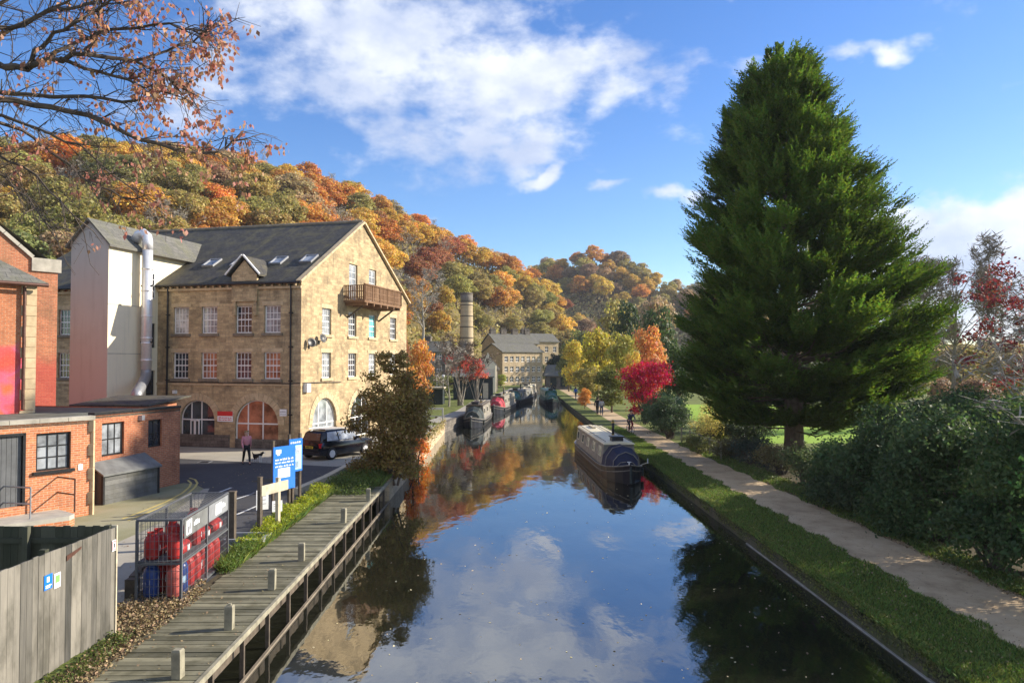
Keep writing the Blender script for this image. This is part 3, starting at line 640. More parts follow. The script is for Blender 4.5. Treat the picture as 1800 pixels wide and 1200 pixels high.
# balcony
bal=thing('balcony','brown timber balcony with slatted sides high on the mill gable','balcony'); bal.parent=mill; del bal['label']; del bal['category']
B0,B1,BD=5.4,11.6,1.5
g=MB(); g.box(0,BD,B0,B1,9.05,9.2)
for v in np.linspace(B0+.3,B1-.3,6): g.box(0,BD+.05,v-.06,v+.06,8.85,9.05)
obj('floor',g,'balcony_boards',bal)
g=MB()
for z in (9.35,9.75,10.15): g.box(BD-.04,BD+.0,B0,B1,z,z+.05); g.box(0,BD,B0,B0+.04,z,z+.05); g.box(0,BD,B1-.04,B1,z,z+.05)
for v in np.linspace(B0,B1,6): g.box(BD-.06,BD+.03,v-.05,v+.05,9.2,10.3)
g.box(BD-.08,BD+.06,B0,B1,10.2,10.28)
for v in np.arange(B0+.08,B1,.13): g.box(BD-.03,BD-.01,v,v+.085,9.22,10.2)
for x in np.arange(.05,BD,.13): g.box(x,x+.085,B0+.01,B0+.03,9.22,10.2); g.box(x,x+.085,B1-.03,B1-.01,9.22,10.2)
obj('railing',g,'balcony_boards',bal)
for v in (B0+.6,B1-.6):
    g=MB(); g.bar((0.02,v,8.1),(BD-.2,v,9.0),.1); obj('bracket',g,'timber_dark',bal)
# satellite dishes, wall box, signs on mill
def dish(O,rz,lab):
    t_=thing('satellite_dish',lab,'satellite dish',O,rz)
    g=MB(); M0=Matrix.Rotation(R(75),4,'X')
    prof=[(0.001,0),(.15,.012),(.28,.045),(.36,.08),(.355,.095),(.26,.055),(.001,.015)]
    g.lathe(prof,18); g.v=[tuple(M0@Vector(v)+Vector((0,-.35,.1))) for v in g.v]; obj('dish',g,'black_metal',t_,True)
    g=MB(); g.tube([(0,0,-.2),(0,-.2,-.1),(0,-.33,.1)],.03,6); g.box(-.08,.08,-.02,.02,-.35,-.05); obj('bracket',g,'black_metal',t_)
    g=MB(); g.tube([(0,-.35,-.2),(0,-.75,.02)],.015,5); g.tube([(0,-.72,0),(0,-.8,.06)],.04,8); obj('feed_arm',g,'black_metal',t_); t_.scale=(.8,.8,.8)
def wallpt(u,v,z): return MO+EX*u+EY*v+Z_*z
dish(wallpt(.03,.85,6.2),MA+R(60),'dark satellite dish on the mill gable, nearer to the corner'); dish(wallpt(.03,2.1,6.5),MA+R(75),'dark satellite dish on the mill gable, farther from the corner')
g=MB(); g.box(0,.25,.3,.75,3.35,3.85); bx_=obj('alarm_box',g,'white_paint'); bx_.location=MO; bx_.rotation_euler=(0,0,MA); tag(bx_,'small white box on the mill corner at first floor level','wall box')
def signboard(name,O,rz,w,h,base,bits,label,cat='sign',parent=None):
    """bits: (x0,x1,z0,z1,mat) in 0..1 of the board"""
    t_=thing(name,label,cat,O,rz); g=MB(); g.box(-w/2,w/2,0,.03,0,h); obj('board',g,base,t_)
    by={}
    for (a,b,c,d,mm) in bits: by.setdefault(mm,MB()).box(-w/2+a*w,-w/2+b*w,-.004,.0,c*h,d*h)
    for mm,g in by.items(): obj('lettering',g,mm,t_)
    return t_
def textbits(rows,mat,seed,x0=.08,x1=.92):
    rs=random.Random(seed); out=[]
    for (za,zb) in rows:
        x=x0
        while x<x1-.04:
            wd_=rs.uniform(.08,.22); e=min(x1,x+wd_)
            k=x
            while k<e-.01: out.append((k,min(e,k+.022),za,zb if rs.random()<.4 else za+(zb-za)*.7,mat)); k+=.034
            x=e+.04
    return out
signboard('wall_sign',wallpt(-4.98,-.08,1.55),MA,1.05,.62,'sign_white',[(0,1,.55,1,'sign_red')]+textbits([(.65,.85)],'sign_white',1)[:0]+textbits([(.12,.24),(.32,.44)],'sign_red',2),'red and white rectangular sign between the two mill arches')
signboard('wall_plaque',wallpt(-1.1,-.07,1.95),MA,.45,.4,'sign_white',textbits([(.2,.35),(.55,.75)],'cloth_grey',3),'small pale plaque on the mill wall beside the drainpipe')
g=MB(); g.box(-8.55,-8.4,-.25,0,3.2,3.4); bx_=obj('security_light',g,'white_paint'); bx_.location=MO; bx_.rotation_euler=(0,0,MA); tag(bx_,'small white lamp above the mill doorway','lamp')

# ------------------------------------------------------------------ rendered stair tower + duct
tw=thing('stair_tower','tall cream rendered tower with small slate roof, left of the mill','tower',MO,MA)
TW0,TW1,TE,TR=-12.15,-9.6,11.85,13.15; tm=(TW0+TW1)/2
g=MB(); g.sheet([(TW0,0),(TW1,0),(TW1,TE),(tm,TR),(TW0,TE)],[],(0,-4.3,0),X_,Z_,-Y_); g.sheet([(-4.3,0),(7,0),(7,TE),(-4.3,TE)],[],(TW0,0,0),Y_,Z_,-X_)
obj('wall',g,'render_shaded_lilac',tw)  # sides away from the sun: shade painted in by a darker render
hs=[rect(-.95,-.2,3.1,4.6),rect(-.95,-.2,6.0,7.5)]
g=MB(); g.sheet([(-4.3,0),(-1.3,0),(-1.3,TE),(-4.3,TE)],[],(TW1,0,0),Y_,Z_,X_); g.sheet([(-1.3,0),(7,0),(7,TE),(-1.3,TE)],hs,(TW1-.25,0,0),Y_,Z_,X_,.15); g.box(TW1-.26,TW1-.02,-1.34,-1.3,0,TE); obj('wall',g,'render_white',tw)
for h_ in hs: window(tw,(TW1-.25,h_[0][0],h_[0][1]),Y_,X_,.75,1.5,2,2,frame='black_metal',back=.1)
window(tw,(TW1-.24,-.85,9.0),Y_,X_,.5,1.6,2,4,frame='white_paint',back=-.06)
g=MB()
for s in (0,1):
    x0=TW0-.25 if s==0 else TW1+.25; sl2=(TR-TE)/(tm-TW0); z0=TE-.25*sl2+.03
    a=[(x0,-4.5,z0),(x0,7.2,z0),(tm,7.2,TR+.03),(tm,-4.5,TR+.03)]
    g.add([Vector(p) for p in a]+[Vector(p)+Vector((0,0,.13)) for p in a],[(0,1,2,3),(4,5,6,7),(0,1,5,4),(1,2,6,5),(2,3,7,6),(3,0,4,7)])
obj('roof',g,'slate_pale',tw)
g=MB()
for z in (2.9,5.6,8.4): g.box(TW1,TW1+.012,-4.3,-1.3,z,z+.03)
obj('joint_strip',g,'coping',tw)
dc=thing('flue_pipe','fat silver flue pipe with hooked top running down the tower','flue',MO,MA)
dx,dy=TW1+.55,-1.9
g=MB(); g.tube([(dx-.85,dy,TE+.50),(dx-.62,dy,TE+.82),(dx-.3,dy,TE+.92),(dx-.06,dy,TE+.72),(dx,dy,TE+.4),(dx,dy,TE-.1)],[.31,.31,.30,.29,.29,.29],18)
obj('hood',g,'steel',dc,True)
g=MB(); g.tube([(dx,dy,TE-.08),(dx,dy,4.7)],.29,18)
for z in (5.2,6.2,6.5,7.8,9.3,10.6): g.tube([(dx,dy,z),(dx,dy,z+.09)],.32,18)
obj('pipe',g,'steel',dc,True)
g=MB(); g.tube([(dx,dy,4.75),(dx,dy,4.5),(dx+.2,dy-.3,4.2),(dx+1.5,dy-2.2,3.72),(dx+2.3,dy-3.4,3.45),(dx+2.4,dy-3.55,3.1)],[.29,.29,.29,.28,.28,.28],16); obj('elbow',g,'grey_metal',dc,True)
g=MB(); g.box(dx-.4,dx+.4,dy-.05,dy+.05,6.25,6.35); g.box(dx-.4,dx+.4,dy-.05,dy+.05,9.6,9.7); obj('bracket',g,'black_metal',dc)

# ------------------------------------------------------------------ low brick buildings on the left
def frame2(a,b):
    a=Vector((*a,0)); b=Vector((*b,0)); u=(b-a).normalized(); return a,u,Vector((u.y,-u.x,0)),(b-a).length
lb=thing('brick_workshop','low flat roofed orange brick workshop with dark windows beside the ramp','workshop',(-13.9,25.4,GZ))
A=Vector((-13.9,25.4,0)); LH=3.2
fA=Vector((-18.9,18.3,0)); fB=Vector((-13.9,25.4,0)); fB2=Vector((-15.0,27.3,0)); fC=Vector((-13.75,31.7,0)); fD=Vector((-26,34.5,0)); fE=Vector((-30,22,0))
def lwall(a,b,holes,mat,z1=LH,depth=.15):
    u=(b-a).normalized(); n=Vector((u.y,-u.x,0)); g=MB(); g.sheet([(0,-.1),((b-a).length,-.1),((b-a).length,z1),(0,z1)],holes,a-A,u,Z_,n,depth); return g,u,n
def uat(px,a,b):
    u=(b-a).normalized(); rr=ray(px,640); k=rr.x/rr.y; return -(a.x-k*a.y)/(u.x-k*u.y)
def zat(px,py,a,b):
    u=(b-a).normalized(); p=a+u*uat(px,a,b); return D(px,py,p.y).z-GZ
ww=(uat(66,fA,fB),uat(127,fA,fB)); wz=(zat(96,826,fA,fB),zat(96,760,fA,fB))
dw=(uat(-20,fA,fB),uat(44,fA,fB)); dz=(zat(20,892,fA,fB),zat(30,766,fA,fB))
hs=[rect(*ww,*wz),rect(*dw,*dz)]
g,u,n=lwall(fA,fB,hs,'brick_orange'); obj('wall',g,'brick_orange',lb)
w=window(lb,(fA-A)+u*ww[0]+Z_*wz[0],u,n,ww[1]-ww[0],wz[1]-wz[0],3,3,frame='black_metal',glass='glass_pale',sash=False,back=.08)
s=MB(); s.bar((fA-A)+u*(ww[0]-.1)+Z_*(wz[0]-.05)+n*.04,(fA-A)+u*(ww[1]+.1)+Z_*(wz[0]-.05)+n*.04,.1); obj('sill',s,'black_metal',w)
g=MB(); Md=Matrix.Translation((fA-A)+u*dw[0]+Z_*dz[0]-n*.08)@Matrix((u,-n,Z_)).transposed().to_4x4(); dW=dw[1]-dw[0]; dH=dz[1]-dz[0]
for i in range(int(dW/.14)): g.box(i*.14,i*.14+.13,0,.05,0,dH,Md)
dd=obj('door',g,'door_grey',lb); g=MB(); g.box(-.06,.02,-.1,.02,0,dH+.06,Md); g.box(dW-.02,dW+.06,-.1,.02,0,dH+.06,Md); g.box(-.06,dW+.06,-.1,.02,dH,dH+.08,Md); obj('frame',g,'black_metal',dd)
w2=(uat(181,fB2,fC),uat(220,fB2,fC)); z2=(zat(200,800,fB2,fC),zat(200,742,fB2,fC)); w3=(uat(262,fB2,fC),uat(286,fB2,fC)); z3=(zat(274,785,fB2,fC),zat(274,737,fB2,fC))
g,u,n=lwall(fB2,fC,[rect(*w2,*z2),rect(*w3,*z3)],'brick_red'); obj('wall',g,'brick_red',lb)
window(lb,(fB2-A)+u*w2[0]+Z_*z2[0],u,n,w2[1]-w2[0],z2[1]-z2[0],3,2,frame='black_metal',glass='glass_pale',sash=False,back=.08)
window(lb,(fB2-A)+u*w3[0]+Z_*z3[0],u,n,w3[1]-w3[0],z3[1]-z3[0],2,2,frame='black_metal',glass='glass_dark',sash=False,back=.08)
for a,b in ((fB,fB2),(fC,fD),(fD,fE),(fE,fA)):
    g,u,n=lwall(a,b,[],'brick_red'); obj('wall',g,'brick_red',lb)
g=MB()  # quoin
uf=(fB-fA).normalized(); 
for i in range(8):
    l=.34 if i%2 else .2; z=i*.4
    g.bar(fB-A-uf*l*.5+Vector((uf.y,-uf.x,0))*-.03+Z_*(z+.0),fB-A-uf*l*.5+Vector((uf.y,-uf.x,0))*-.03+Z_*(z+.385),l,.1)
obj('quoin',g,'stone_trim',lb)
poly=[(p.x-A.x,p.y-A.y) for p in (fA,fB,fB2,fC,fD,fE)]
g=MB(); g.prism(poly,(0,0,LH-.12),X_,Y_,Z_,.08); obj('roof',g,'felt_roof',lb)
def parapet(a,b,mat,w=.34,h=.14,z=LH,over=.05):
    u=(b-a).normalized(); g=MB(); k=max(1,int((b-a).length/.8))
    for i in range(k):
        p=a-A+u*((b-a).length*i/k); q=a-A+u*((b-a).length*(i+.985)/k); n=Vector((u.y,-u.x,0)); g.bar(p+Z_*(z+h/2)-n*(w/2-over),q+Z_*(z+h/2)-n*(w/2-over),h,w) if False else g.add([v+Z_*zz for zz in (z,z+h) for v in (p+n*over,q+n*over,q-n*(w-over),p-n*(w-over))],[(0,1,2,3),(4,5,6,7),(0,1,5,4),(1,2,6,5),(2,3,7,6),(3,0,4,7)])
    return g
obj('coping',parapet(fA,fB,0),'coping',lb); obj('coping',parapet(fB2,fC,0,.3,.1),'black_metal',lb)
g=MB(); g.box(-.62,-.35,4.0,4.25,2.85,3.05); obj('wall_lamp',g,'grey_metal',lb)
g=MB(); M0=Matrix.Translation(fA-A+uf*(uat(144,fA,fB)))@Matrix((uf,Vector((uf.y,-uf.x,0))*-1,Z_)).transposed().to_4x4(); g.box(-.07,.07,-.02,.0,1.55,1.75,M0); obj('notice',g,'sign_white',lb)
# raised slate lean-to on the flat roof
ln=thing('slate_lean_to','dark slate lean-to roof between the tower and the low brick workshop','lean-to',(-16.2,33.4,GZ))
g=MB(); g.add([(-3.4,4.5,3.45),(.3,4.5,3.45),(.0,.6,3.2),(-3.6,.6,3.2)]+[(-3.4,4.5,3.37),(.3,4.5,3.37),(.0,.6,3.12),(-3.6,.6,3.12)],[(0,1,2,3),(4,5,6,7),(0,1,5,4),(1,2,6,5),(2,3,7,6),(3,0,4,7)]); obj('roof',g,'slate',ln)
g=MB(); g.box(-3.2,-.3,.8,4.2,0,3.12); obj('wall',g,'brick_red',ln)

# taller painted brick building at the far left
pb=thing('painted_brick_building','tall orange brick building with pink mural and hipped slate roof, far left','building',(-18.5,29.4,GZ))
a_=Vector((-18.5,29.4,0)); ud=Vector((.63,.79,0)).normalized(); nd=Vector((ud.y,-ud.x,0)); PH=8.25
g=MB(); g.sheet([(-9,0),(0,0),(0,PH),(-9,PH)],[],(0,0,0),ud,Z_,nd); obj('wall',g,'brick_mural',pb)
g=MB(); g.sheet([(0,0),(6,0),(6,PH),(0,PH)],[],(0,0,0),-nd,Z_,ud); obj('wall',g,'brick_mural',pb)
g=MB()
for i in range(20):
    l=.5 if i%2 else .32; p=-ud*(l/2-.03)+nd*.0
    Mq=Matrix.Translation(Z_*(i*.41))@Matrix((ud,nd,Z_)).transposed().to_4x4(); g.box(-l,.04,-.1,.035,0,.395,Mq)
obj('quoin',g,'stone_trim',pb)
g=MB(); Mq=Matrix((ud,-nd,Z_)).transposed().to_4x4(); e=.35
P=[Mq@Vector(v) for v in ((-9,-e,PH),(e,-e,PH),(e,6,PH),(-9,6,PH),(-9,3,PH+2.2),(-2.6,3,PH+2.2))]
g.add(P,[(0,1,5,4),(1,2,5),(2,3,4,5),(0,1,2,3)]); obj('roof',g,'slate_pale',pb)
g=MB(); g.tube([Mq@Vector((-.42,-.12,PH-.15)),Mq@Vector((-.42,-.12,3.3))],.06,8); g.tube([Mq@Vector((-9,-.42,PH-.08)),Mq@Vector((.3,-.42,PH-.08))],.07,8); obj('downpipe',g,'brown_metal',pb)
# gabled brick building behind
gb=thing('gabled_brick_building','weathered red brick gable with stone coping behind the painted building','building',(-21.6,36,GZ))
GHt=10.0
g=MB(); g.sheet([(-12,0),(0,0),(0,GHt),(-1.1,GHt),(-6.5,GHt+4.6),(-12,GHt)],[],(0,0,0),ud,Z_,nd); g.sheet([(0,0),(9,0),(9,GHt-.2),(0,GHt-.2)],[],(0,0,0),-nd,Z_,ud); obj('wall',g,'brick_worn',gb)
g=MB(); Mq=Matrix((ud,-nd,Z_)).transposed().to_4x4()
for i in range(9):
    t0=i/9;t1=(i+.97)/9; p=Vector((-1.1-5.4*t0,.1,GHt+4.6*t0+.1)); q=Vector((-1.1-5.4*t1,.1,GHt+4.6*t1+.1)); g.bar(Mq@p,Mq@q,.42,.16)
g.box(-1.15,.12,-.1,.5,GHt-.55,GHt+.08,Mq); obj('coping',g,'coping',gb)
g=MB(); P=[Mq@Vector(v) for v in ((-6.5,.2,GHt+4.5),(.1,.2,GHt-.2),(.1,9,GHt-.2),(-6.5,9,GHt+4.5),(-12,.2,GHt),(-12,9,GHt))]; g.add(P,[(0,1,2,3),(0,3,5,4)]); obj('roof',g,'slate',gb)
g=MB(); g.bar(Mq@Vector((-2.3,-.0,6.6)),Mq@Vector((-1.6,-.55,6.85)),.3,.12); obj('floodlight',g,'grey_metal',gb)
# bin store
bs=thing('bin_store','low black timber store with grey sloping lid against the brick workshop','bin store',(-12.9,25.2,GZ))
p1=W(180,888); p2=W(279,866); dv=(p2-p1); dv.z=0; BL=dv.length; dv.normalize(); bn=Vector((dv.y,-dv.x,0))
Mb=Matrix.Translation(Vector((p1.x+12.9,p1.y-25.2,0)))@Matrix((dv,-bn,Z_)).transposed().to_4x4()
g=MB()
for i in range(6): g.box(0,BL,0,.05,i*.17,i*.17+.165,Mb); 
g.box(0,.05,.05,.72,0,1.15,Mb); g.box(BL-.05,BL,.05,.72,0,1.15,Mb); obj('side_boards',g,'shed_boards',bs)
g=MB(); P=[Mb@Vector(v) for v in ((-.06,-.1,1.03),(BL+.06,-.1,1.03),(BL+.06,.78,1.5),(-.06,.78,1.5),(-.06,-.1,1.09),(BL+.06,-.1,1.09),(BL+.06,.78,1.56),(-.06,.78,1.56))]
g.add(P,[(0,1,2,3),(4,5,6,7),(0,1,5,4),(1,2,6,5),(2,3,7,6),(3,0,4,7)]); obj('lid',g,'bin_grey',bs)
for x_ in (-.01,BL-.07): g=MB(); g.box(x_,x_+.08,-.03,.06,0,1.05,Mb); obj('corner_post',g,'black_metal',bs)
# ramp with rails
rp=thing('access_ramp','concrete entrance ramp on low orange brick wall by the workshop door','ramp',(-14.3,21.5,GZ))
O=Vector((-14.3,21.5,GZ)); q=[W(*p,z=1.15) for p in ((-60,888),(62,884),(131,903),(122,907),(-60,932))]
g=MB(); g.prism([(p.x-O.x,p.y-O.y) for p in q],(0,0,.22),X_,Y_,Z_,.14); obj('platform',g,'concrete',rp)
g=MB(); g.prism([(p.x-O.x,p.y-O.y) for p in q],(0,0,-.02),X_,Y_,Z_,.24); obj('side_wall',g,'brick_orange',rp)
def rail(pts,h,mids,mat,lab,name='handrail',base=.36):
    t_=thing(name,lab,'handrail',(pts[0].x,pts[0].y,GZ+base)); o=Vector((pts[0].x,pts[0].y,0)); ps=[Vector((p.x,p.y,0))-o for p in pts]
    for p in ps: g=MB(); g.tube([p,p+Z_*h],.025,7); obj('post',g,mat,t_)
    g=MB()
    for z in [h]+mids: g.tube([p+Z_*z for p in ps],.025,7)
    obj('rail',g,mat,t_)
rail([W(52,888,1.15),W(131,900,1.15)],1.05,[.55],'brown_metal','brown metal railing along the back of the ramp')
rail([W(-60,905,1.15),W(53,912,1.15)],.95,[.45],'grey_metal','grey tubular handrail along the front of the ramp')

# ------------------------------------------------------------------ jetty
jt=thing('timber_jetty','long weathered timber jetty with cross planks along the left bank','jetty',(-5.8,20,GZ))
O=Vector((-5.8,20,GZ)); rs=random.Random(2)
g=MB(); y=4.0
while y<31.6:
    w_=.19; e=.03
    g.box(-6.72-rs.uniform(0,.05)+e*rs.random()+5.8,-4.95+rs.uniform(-.02,.02)+5.8,y-20,y-20+w_-.02,.0,.045+rs.uniform(-.006,.006)); y+=w_
obj('deck_boards',g,'deck_boards',jt)
g=MB(); y=4
while y<31.6: g.box(.85,.92,y-20,y-20+3.595,-.05,.055); y+=3.6
obj('kerb_beam',g,'timber_weathered',jt)
g=MB(); g.box(.60,.70,-16,11.6,-.42,-.2); g.box(.45,.55,-16,11.6,-.28,-.02); obj('edge_beam',g,'timber_dark',jt)
g=MB(); g.box(.90,.96,-16,11.7,-.83,-.76); obj('waling',g,'stone_trim_dark',jt)
for y in np.arange(5.2,31.5,1.5):
    g=MB(); g.box(.82,.90,y-20-.035,y-20+.035,-1.5,-.02); obj('pile',g,'timber_dark',jt)
for k,(px,py) in enumerate(((313,1190),(403,1105),(478,1035),(530,985),(604,918),(647,880))):
    p=W(px,py,GZ+.045); g=MB(); h=.46; s_=.075
    Mz=Matrix.Rotation(rs.uniform(-.15,.15),4,'Z')@Matrix.Rotation(rs.uniform(-.03,.03),4,'Y')
    g.box(-s_,s_,-s_,s_,0,h-.03,Mz); g.loft([[Mz@Vector((x*s_,y_*s_,h-.03)) for x,y_ in((-1,-1),(1,-1),(1,1),(-1,1))],[Mz@Vector((x*s_*.8,y_*s_*.8,h)) for x,y_ in((-1,-1),(1,-1),(1,1),(-1,1))]])
    if k==1: g.box(-.03,.03,-.03,.03,h,h+.03,Mz)
    o=obj('mooring_post',g,'timber_weathered'); o.location=p
    tag(o,['short square timber post on the jetty nearest the camera','short square post on the jetty, second nearest the camera, with a nub on top','short square post on the jetty just right of the gas cylinder cage','short square post on the jetty, third farthest from the camera','short square post on the jetty, second farthest, throwing a clear shadow','thin short post at the far end of the jetty near the big shrub'][k],'post','mooring posts on the jetty')

# ------------------------------------------------------------------ foreground fence
fn=thing('board_fence','tall weathered grey vertical board fence in the left foreground','fence',(-7.35,14.14,GZ))
f0=Vector((-7.35,14.14,0)); f1=Vector((-7.75,7.0,0)); fu_=(f1-f0).normalized(); fnn=Vector((-fu_.y,fu_.x,0))
fnn=fnn if fnn.x>0 else -fnn
g=MB(); FL=(f1-f0).length; x=0
while x<FL:
    w_=rs.uniform(.13,.15); t0=2.07+rs.uniform(-.012,.012); Mq=Matrix.Translation(fu_*x)@Matrix((fu_,fnn,Z_)).transposed().to_4x4()
    g.box(0,w_-.007,0,.022+rs.uniform(0,.006),.12+rs.uniform(-.03,.02),t0,Mq); x+=w_
fb=obj('boards',g,'fence_boards',fn)
g=MB(); Mq=Matrix((fu_,fnn,Z_)).transposed().to_4x4()
for z in (.4,1.15,1.85): g.box(0,FL,-.06,-.003,z,z+.09,Mq)
obj('rails',g,'fence_boards_dark',fn)
for x in (0.0,1.8,3.6,5.4):
    g=MB(); g.box(x-.05,x+.05,-.17,-.06,0,2.1,Mq); obj('post',g,'fence_boards_dark',fn)
g=MB(); g.box(-.035,-.0,-.1,.05,.05,2.1,Mq); obj('end_post',g,'timber_pale',fn)
g=MB()
rs=random.Random(2)
def fz(px,py):
    rr=ray(px,py); n_=fnn; t_=(f0+Z_*CAMZ-Vector((0,0,CAMZ))).dot(n_)/rr.dot(n_); p=Vector((0,0,CAMZ))+rr*t_; return (p-f0).dot(fu_),p.z-GZ
def fence_sign(name,px,py,w,h,parts,label):
    u_,z_=fz(px,py); t_=thing(name,label,'sign',f0+fu_*u_+fnn*.034+Z_*(GZ+z_-h/2)); t_.rotation_euler=(0,0,math.atan2(-fu_.y,-fu_.x))
    for nm,(a,b,c,d,y0,mm) in parts: g=MB(); g.box((a-.5)*w,(b-.5)*w,-y0,0,c*h,d*h); obj(nm,g,mm,t_)
fence_sign('notice_sign',81,1022,.2,.24,[('board',(0,1,0,1,.006,'sign_blue')),('pictogram',(.3,.6,.5,.85,.009,'sign_white')),('lettering',(.15,.85,.22,.3,.009,'sign_white')),('lettering',(.15,.7,.1,.17,.0092,'sign_white'))],'small blue notice with white symbol on the board fence')
fence_sign('notice_sign',97,1019,.16,.24,[('board',(0,1,0,1,.006,'sign_white')),('panel',(.15,.85,.35,.85,.009,'sign_green')),('lettering',(.2,.8,.1,.2,.0092,'cloth_grey'))],'small white and green notice beside the blue one on the fence')
fence_sign('notice_sign',197,958,.12,.2,[('board',(0,1,0,1,.006,'sign_white')),('border',(.06,.94,.08,.92,.008,'sign_red')),('panel',(.16,.84,.16,.84,.010,'sign_white')),('pictogram',(.35,.65,.3,.7,.012,'dark_gap'))],'tiny red bordered warning notice at the end of the fence')
u_,z_=fz(127,975)
t_=thing('rusty_plate','rust coloured metal strip nailed near the top of the fence','metal plate',f0+fu_*u_+fnn*.032+Z_*(GZ+z_)); t_.rotation_euler=(0,0,math.atan2(-fu_.y,-fu_.x))
g=MB(); g.prism([(-.2,-.05),(.18,.06),(.2,.1),(-.2,.04)],(0,0,0),X_,Z_,-Y_,.008); obj('strip',g,'brown_metal',t_)
g=MB(); g.lathe([(.012,0),(.008,.012)],6); obj('nail',g,'black_metal',t_)
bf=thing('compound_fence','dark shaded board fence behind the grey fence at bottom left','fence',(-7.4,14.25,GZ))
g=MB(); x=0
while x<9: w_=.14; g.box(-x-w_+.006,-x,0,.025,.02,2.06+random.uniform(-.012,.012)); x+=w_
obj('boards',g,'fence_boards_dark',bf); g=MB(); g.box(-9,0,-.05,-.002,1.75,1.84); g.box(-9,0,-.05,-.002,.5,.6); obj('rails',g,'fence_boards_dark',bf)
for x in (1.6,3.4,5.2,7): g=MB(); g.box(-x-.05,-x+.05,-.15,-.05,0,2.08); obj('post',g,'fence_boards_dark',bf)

# ------------------------------------------------------------------ gas cylinder cage
cg=thing('gas_cage','grey wire mesh cage full of gas cylinders beside the jetty','cage',(-6.93,16.1,GZ),R(4))
CM=Matrix.Translation((-6.93,16.1,GZ))@Matrix.Rotation(R(4),4,'Z')
CW,CL,CH=.92,3.3,1.78
g=MB()
for x in (0,-CW):
    for y in (0,CL/2,CL): g.box(x-.025,x+.025,y-.025,y+.025,.05,CH)
for z in (.05,.85,CH):
    for x in (0,-CW): g.box(x-.022,x+.022,0,CL,z-.02,z+.02)
    for y in (0,CL): g.box(-CW,0,y-.022,y+.022,z-.021,z+.021)
obj('frame',g,'door_grey',cg)
g=MB(); g.box(-CW,0,0,CL,.06,.08); g.box(-CW,0,0.02,CL-.02,.88,.9); obj('shelf',g,'door_grey',cg)
def mesh_panel(P,U,V,lu,lv,du,dv,rad=.0075):
    g=MB(); U=Vector(U);V=Vector(V);P=Vector(P); x=du
    while x<lu: g.bar(P+U*x,P+U*x+V*lv,rad); x+=du
    x=dv
    while x<lv: g.bar(P+V*x,P+V*x+U*lu,rad*.9); x+=dv
    return g
for (P,U,V,a,b) in (((0,0,.05),Y_,Z_,CL,CH-.05),((-CW,0,.05),Y_,Z_,CL,CH-.05),((-CW,0,.05),X_,Z_,CW,CH-.05),((-CW,CL,.05),X_,Z_,CW,CH-.05),((-CW,0,CH),X_,Y_,CW,CL)):
    obj('mesh_panel',mesh_panel(P,U,V,a,b,.09,.16),'door_grey',cg)
for y0,y1,k in ((.08,1.6,1),(1.7,3.2,2)):
    g=MB(); g.box(.028,.036,y0,y1,CH-.42,CH-.03); hp=obj('header_panel',g,'bin_grey' if k==1 else 'lead',cg)
    g=MB(); g.box(.037,.040,y0+.12,y0+.45,CH-.38,CH-.07) if k==1 else g.box(.037,.040,y0+.5,y0+.95,CH-.36,CH-.1); obj('logo_panel',g,'sign_white',hp)
    g=MB(); rs2=random.Random(k); yy=y0+.58 if k==1 else y0+.98
    for i in range(4 if k==1 else 3): g.box(.037,.041,yy,yy+.07,CH-.27,CH-.17+rs2.uniform(-.02,.02)); yy+=.1
    obj('lettering',g,'sign_white',hp)
    if k==1:
        g=MB(); g.box(.041,.043,y0+.18,y0+.28,CH-.35,CH-.2); g.box(.041,.043,y0+.3,y0+.38,CH-.3,CH-.13); obj('lettering',g,'grey_metal',hp)
def make_cyl(mat,h,r,label):
    t_=thing('gas_cylinder',label,'gas cylinder'); g=MB()
    pr=[(r*.7,0),(r*.92,.02),(r,.07),(r,h*.68),(r*.96,h*.76),(r*.78,h*.84),(r*.45,h*.89),(.04,h*.9)]
    g.lathe(pr,16); g.lathe([(r*1.01,h*.4),(r*1.012,h*.41),(r*1.012,h*.42),(r*1.01,h*.43)],16); obj('body',g,mat,t_,True)
    g=MB(); rr=r*.62
    g.lathe([(rr*.9,h*.83),(rr,h*.83),(rr,h),(rr*.93,h),(rr*.9,h*.86)],14)
    obj('collar',g,mat,t_)
    g=MB(); g.tube([(0,0,h*.88),(0,0,h*.95)],.025,8); g.tube([(-.03,0,h*.93),(.05,0,h*.93)],.014,6); obj('valve',g,'brass',t_)
    g=MB(); g.box(r*.55,r*1.015,-.06,.06,h*.3,h*.5); obj('sticker',g,'sign_white' if 'red' in mat else 'sign_pale_blue',t_)
    return t_
cyls=[]
def cyl(mat,x,y,z,h,r,label,rz):
    key=(mat,h,r)
    p=CM@Vector((x,y,z))
    if key not in PROTO: PROTO[key]=make_cyl(mat,h,r,label); o=PROTO[key]; o.location=p; o.rotation_euler=(0,0,rz); o['group']='gas cylinders in the cage'
    else: o=copy_tree(PROTO[key],loc=p,rz=rz,label=label,group='gas cylinders in the cage')
    if z>.5 and rz>4.4: o.rotation_euler=(R(90),0,R(4)); o.location=p+Vector((0,.25,r))
PROTO={}
rs3=random.Random(4)
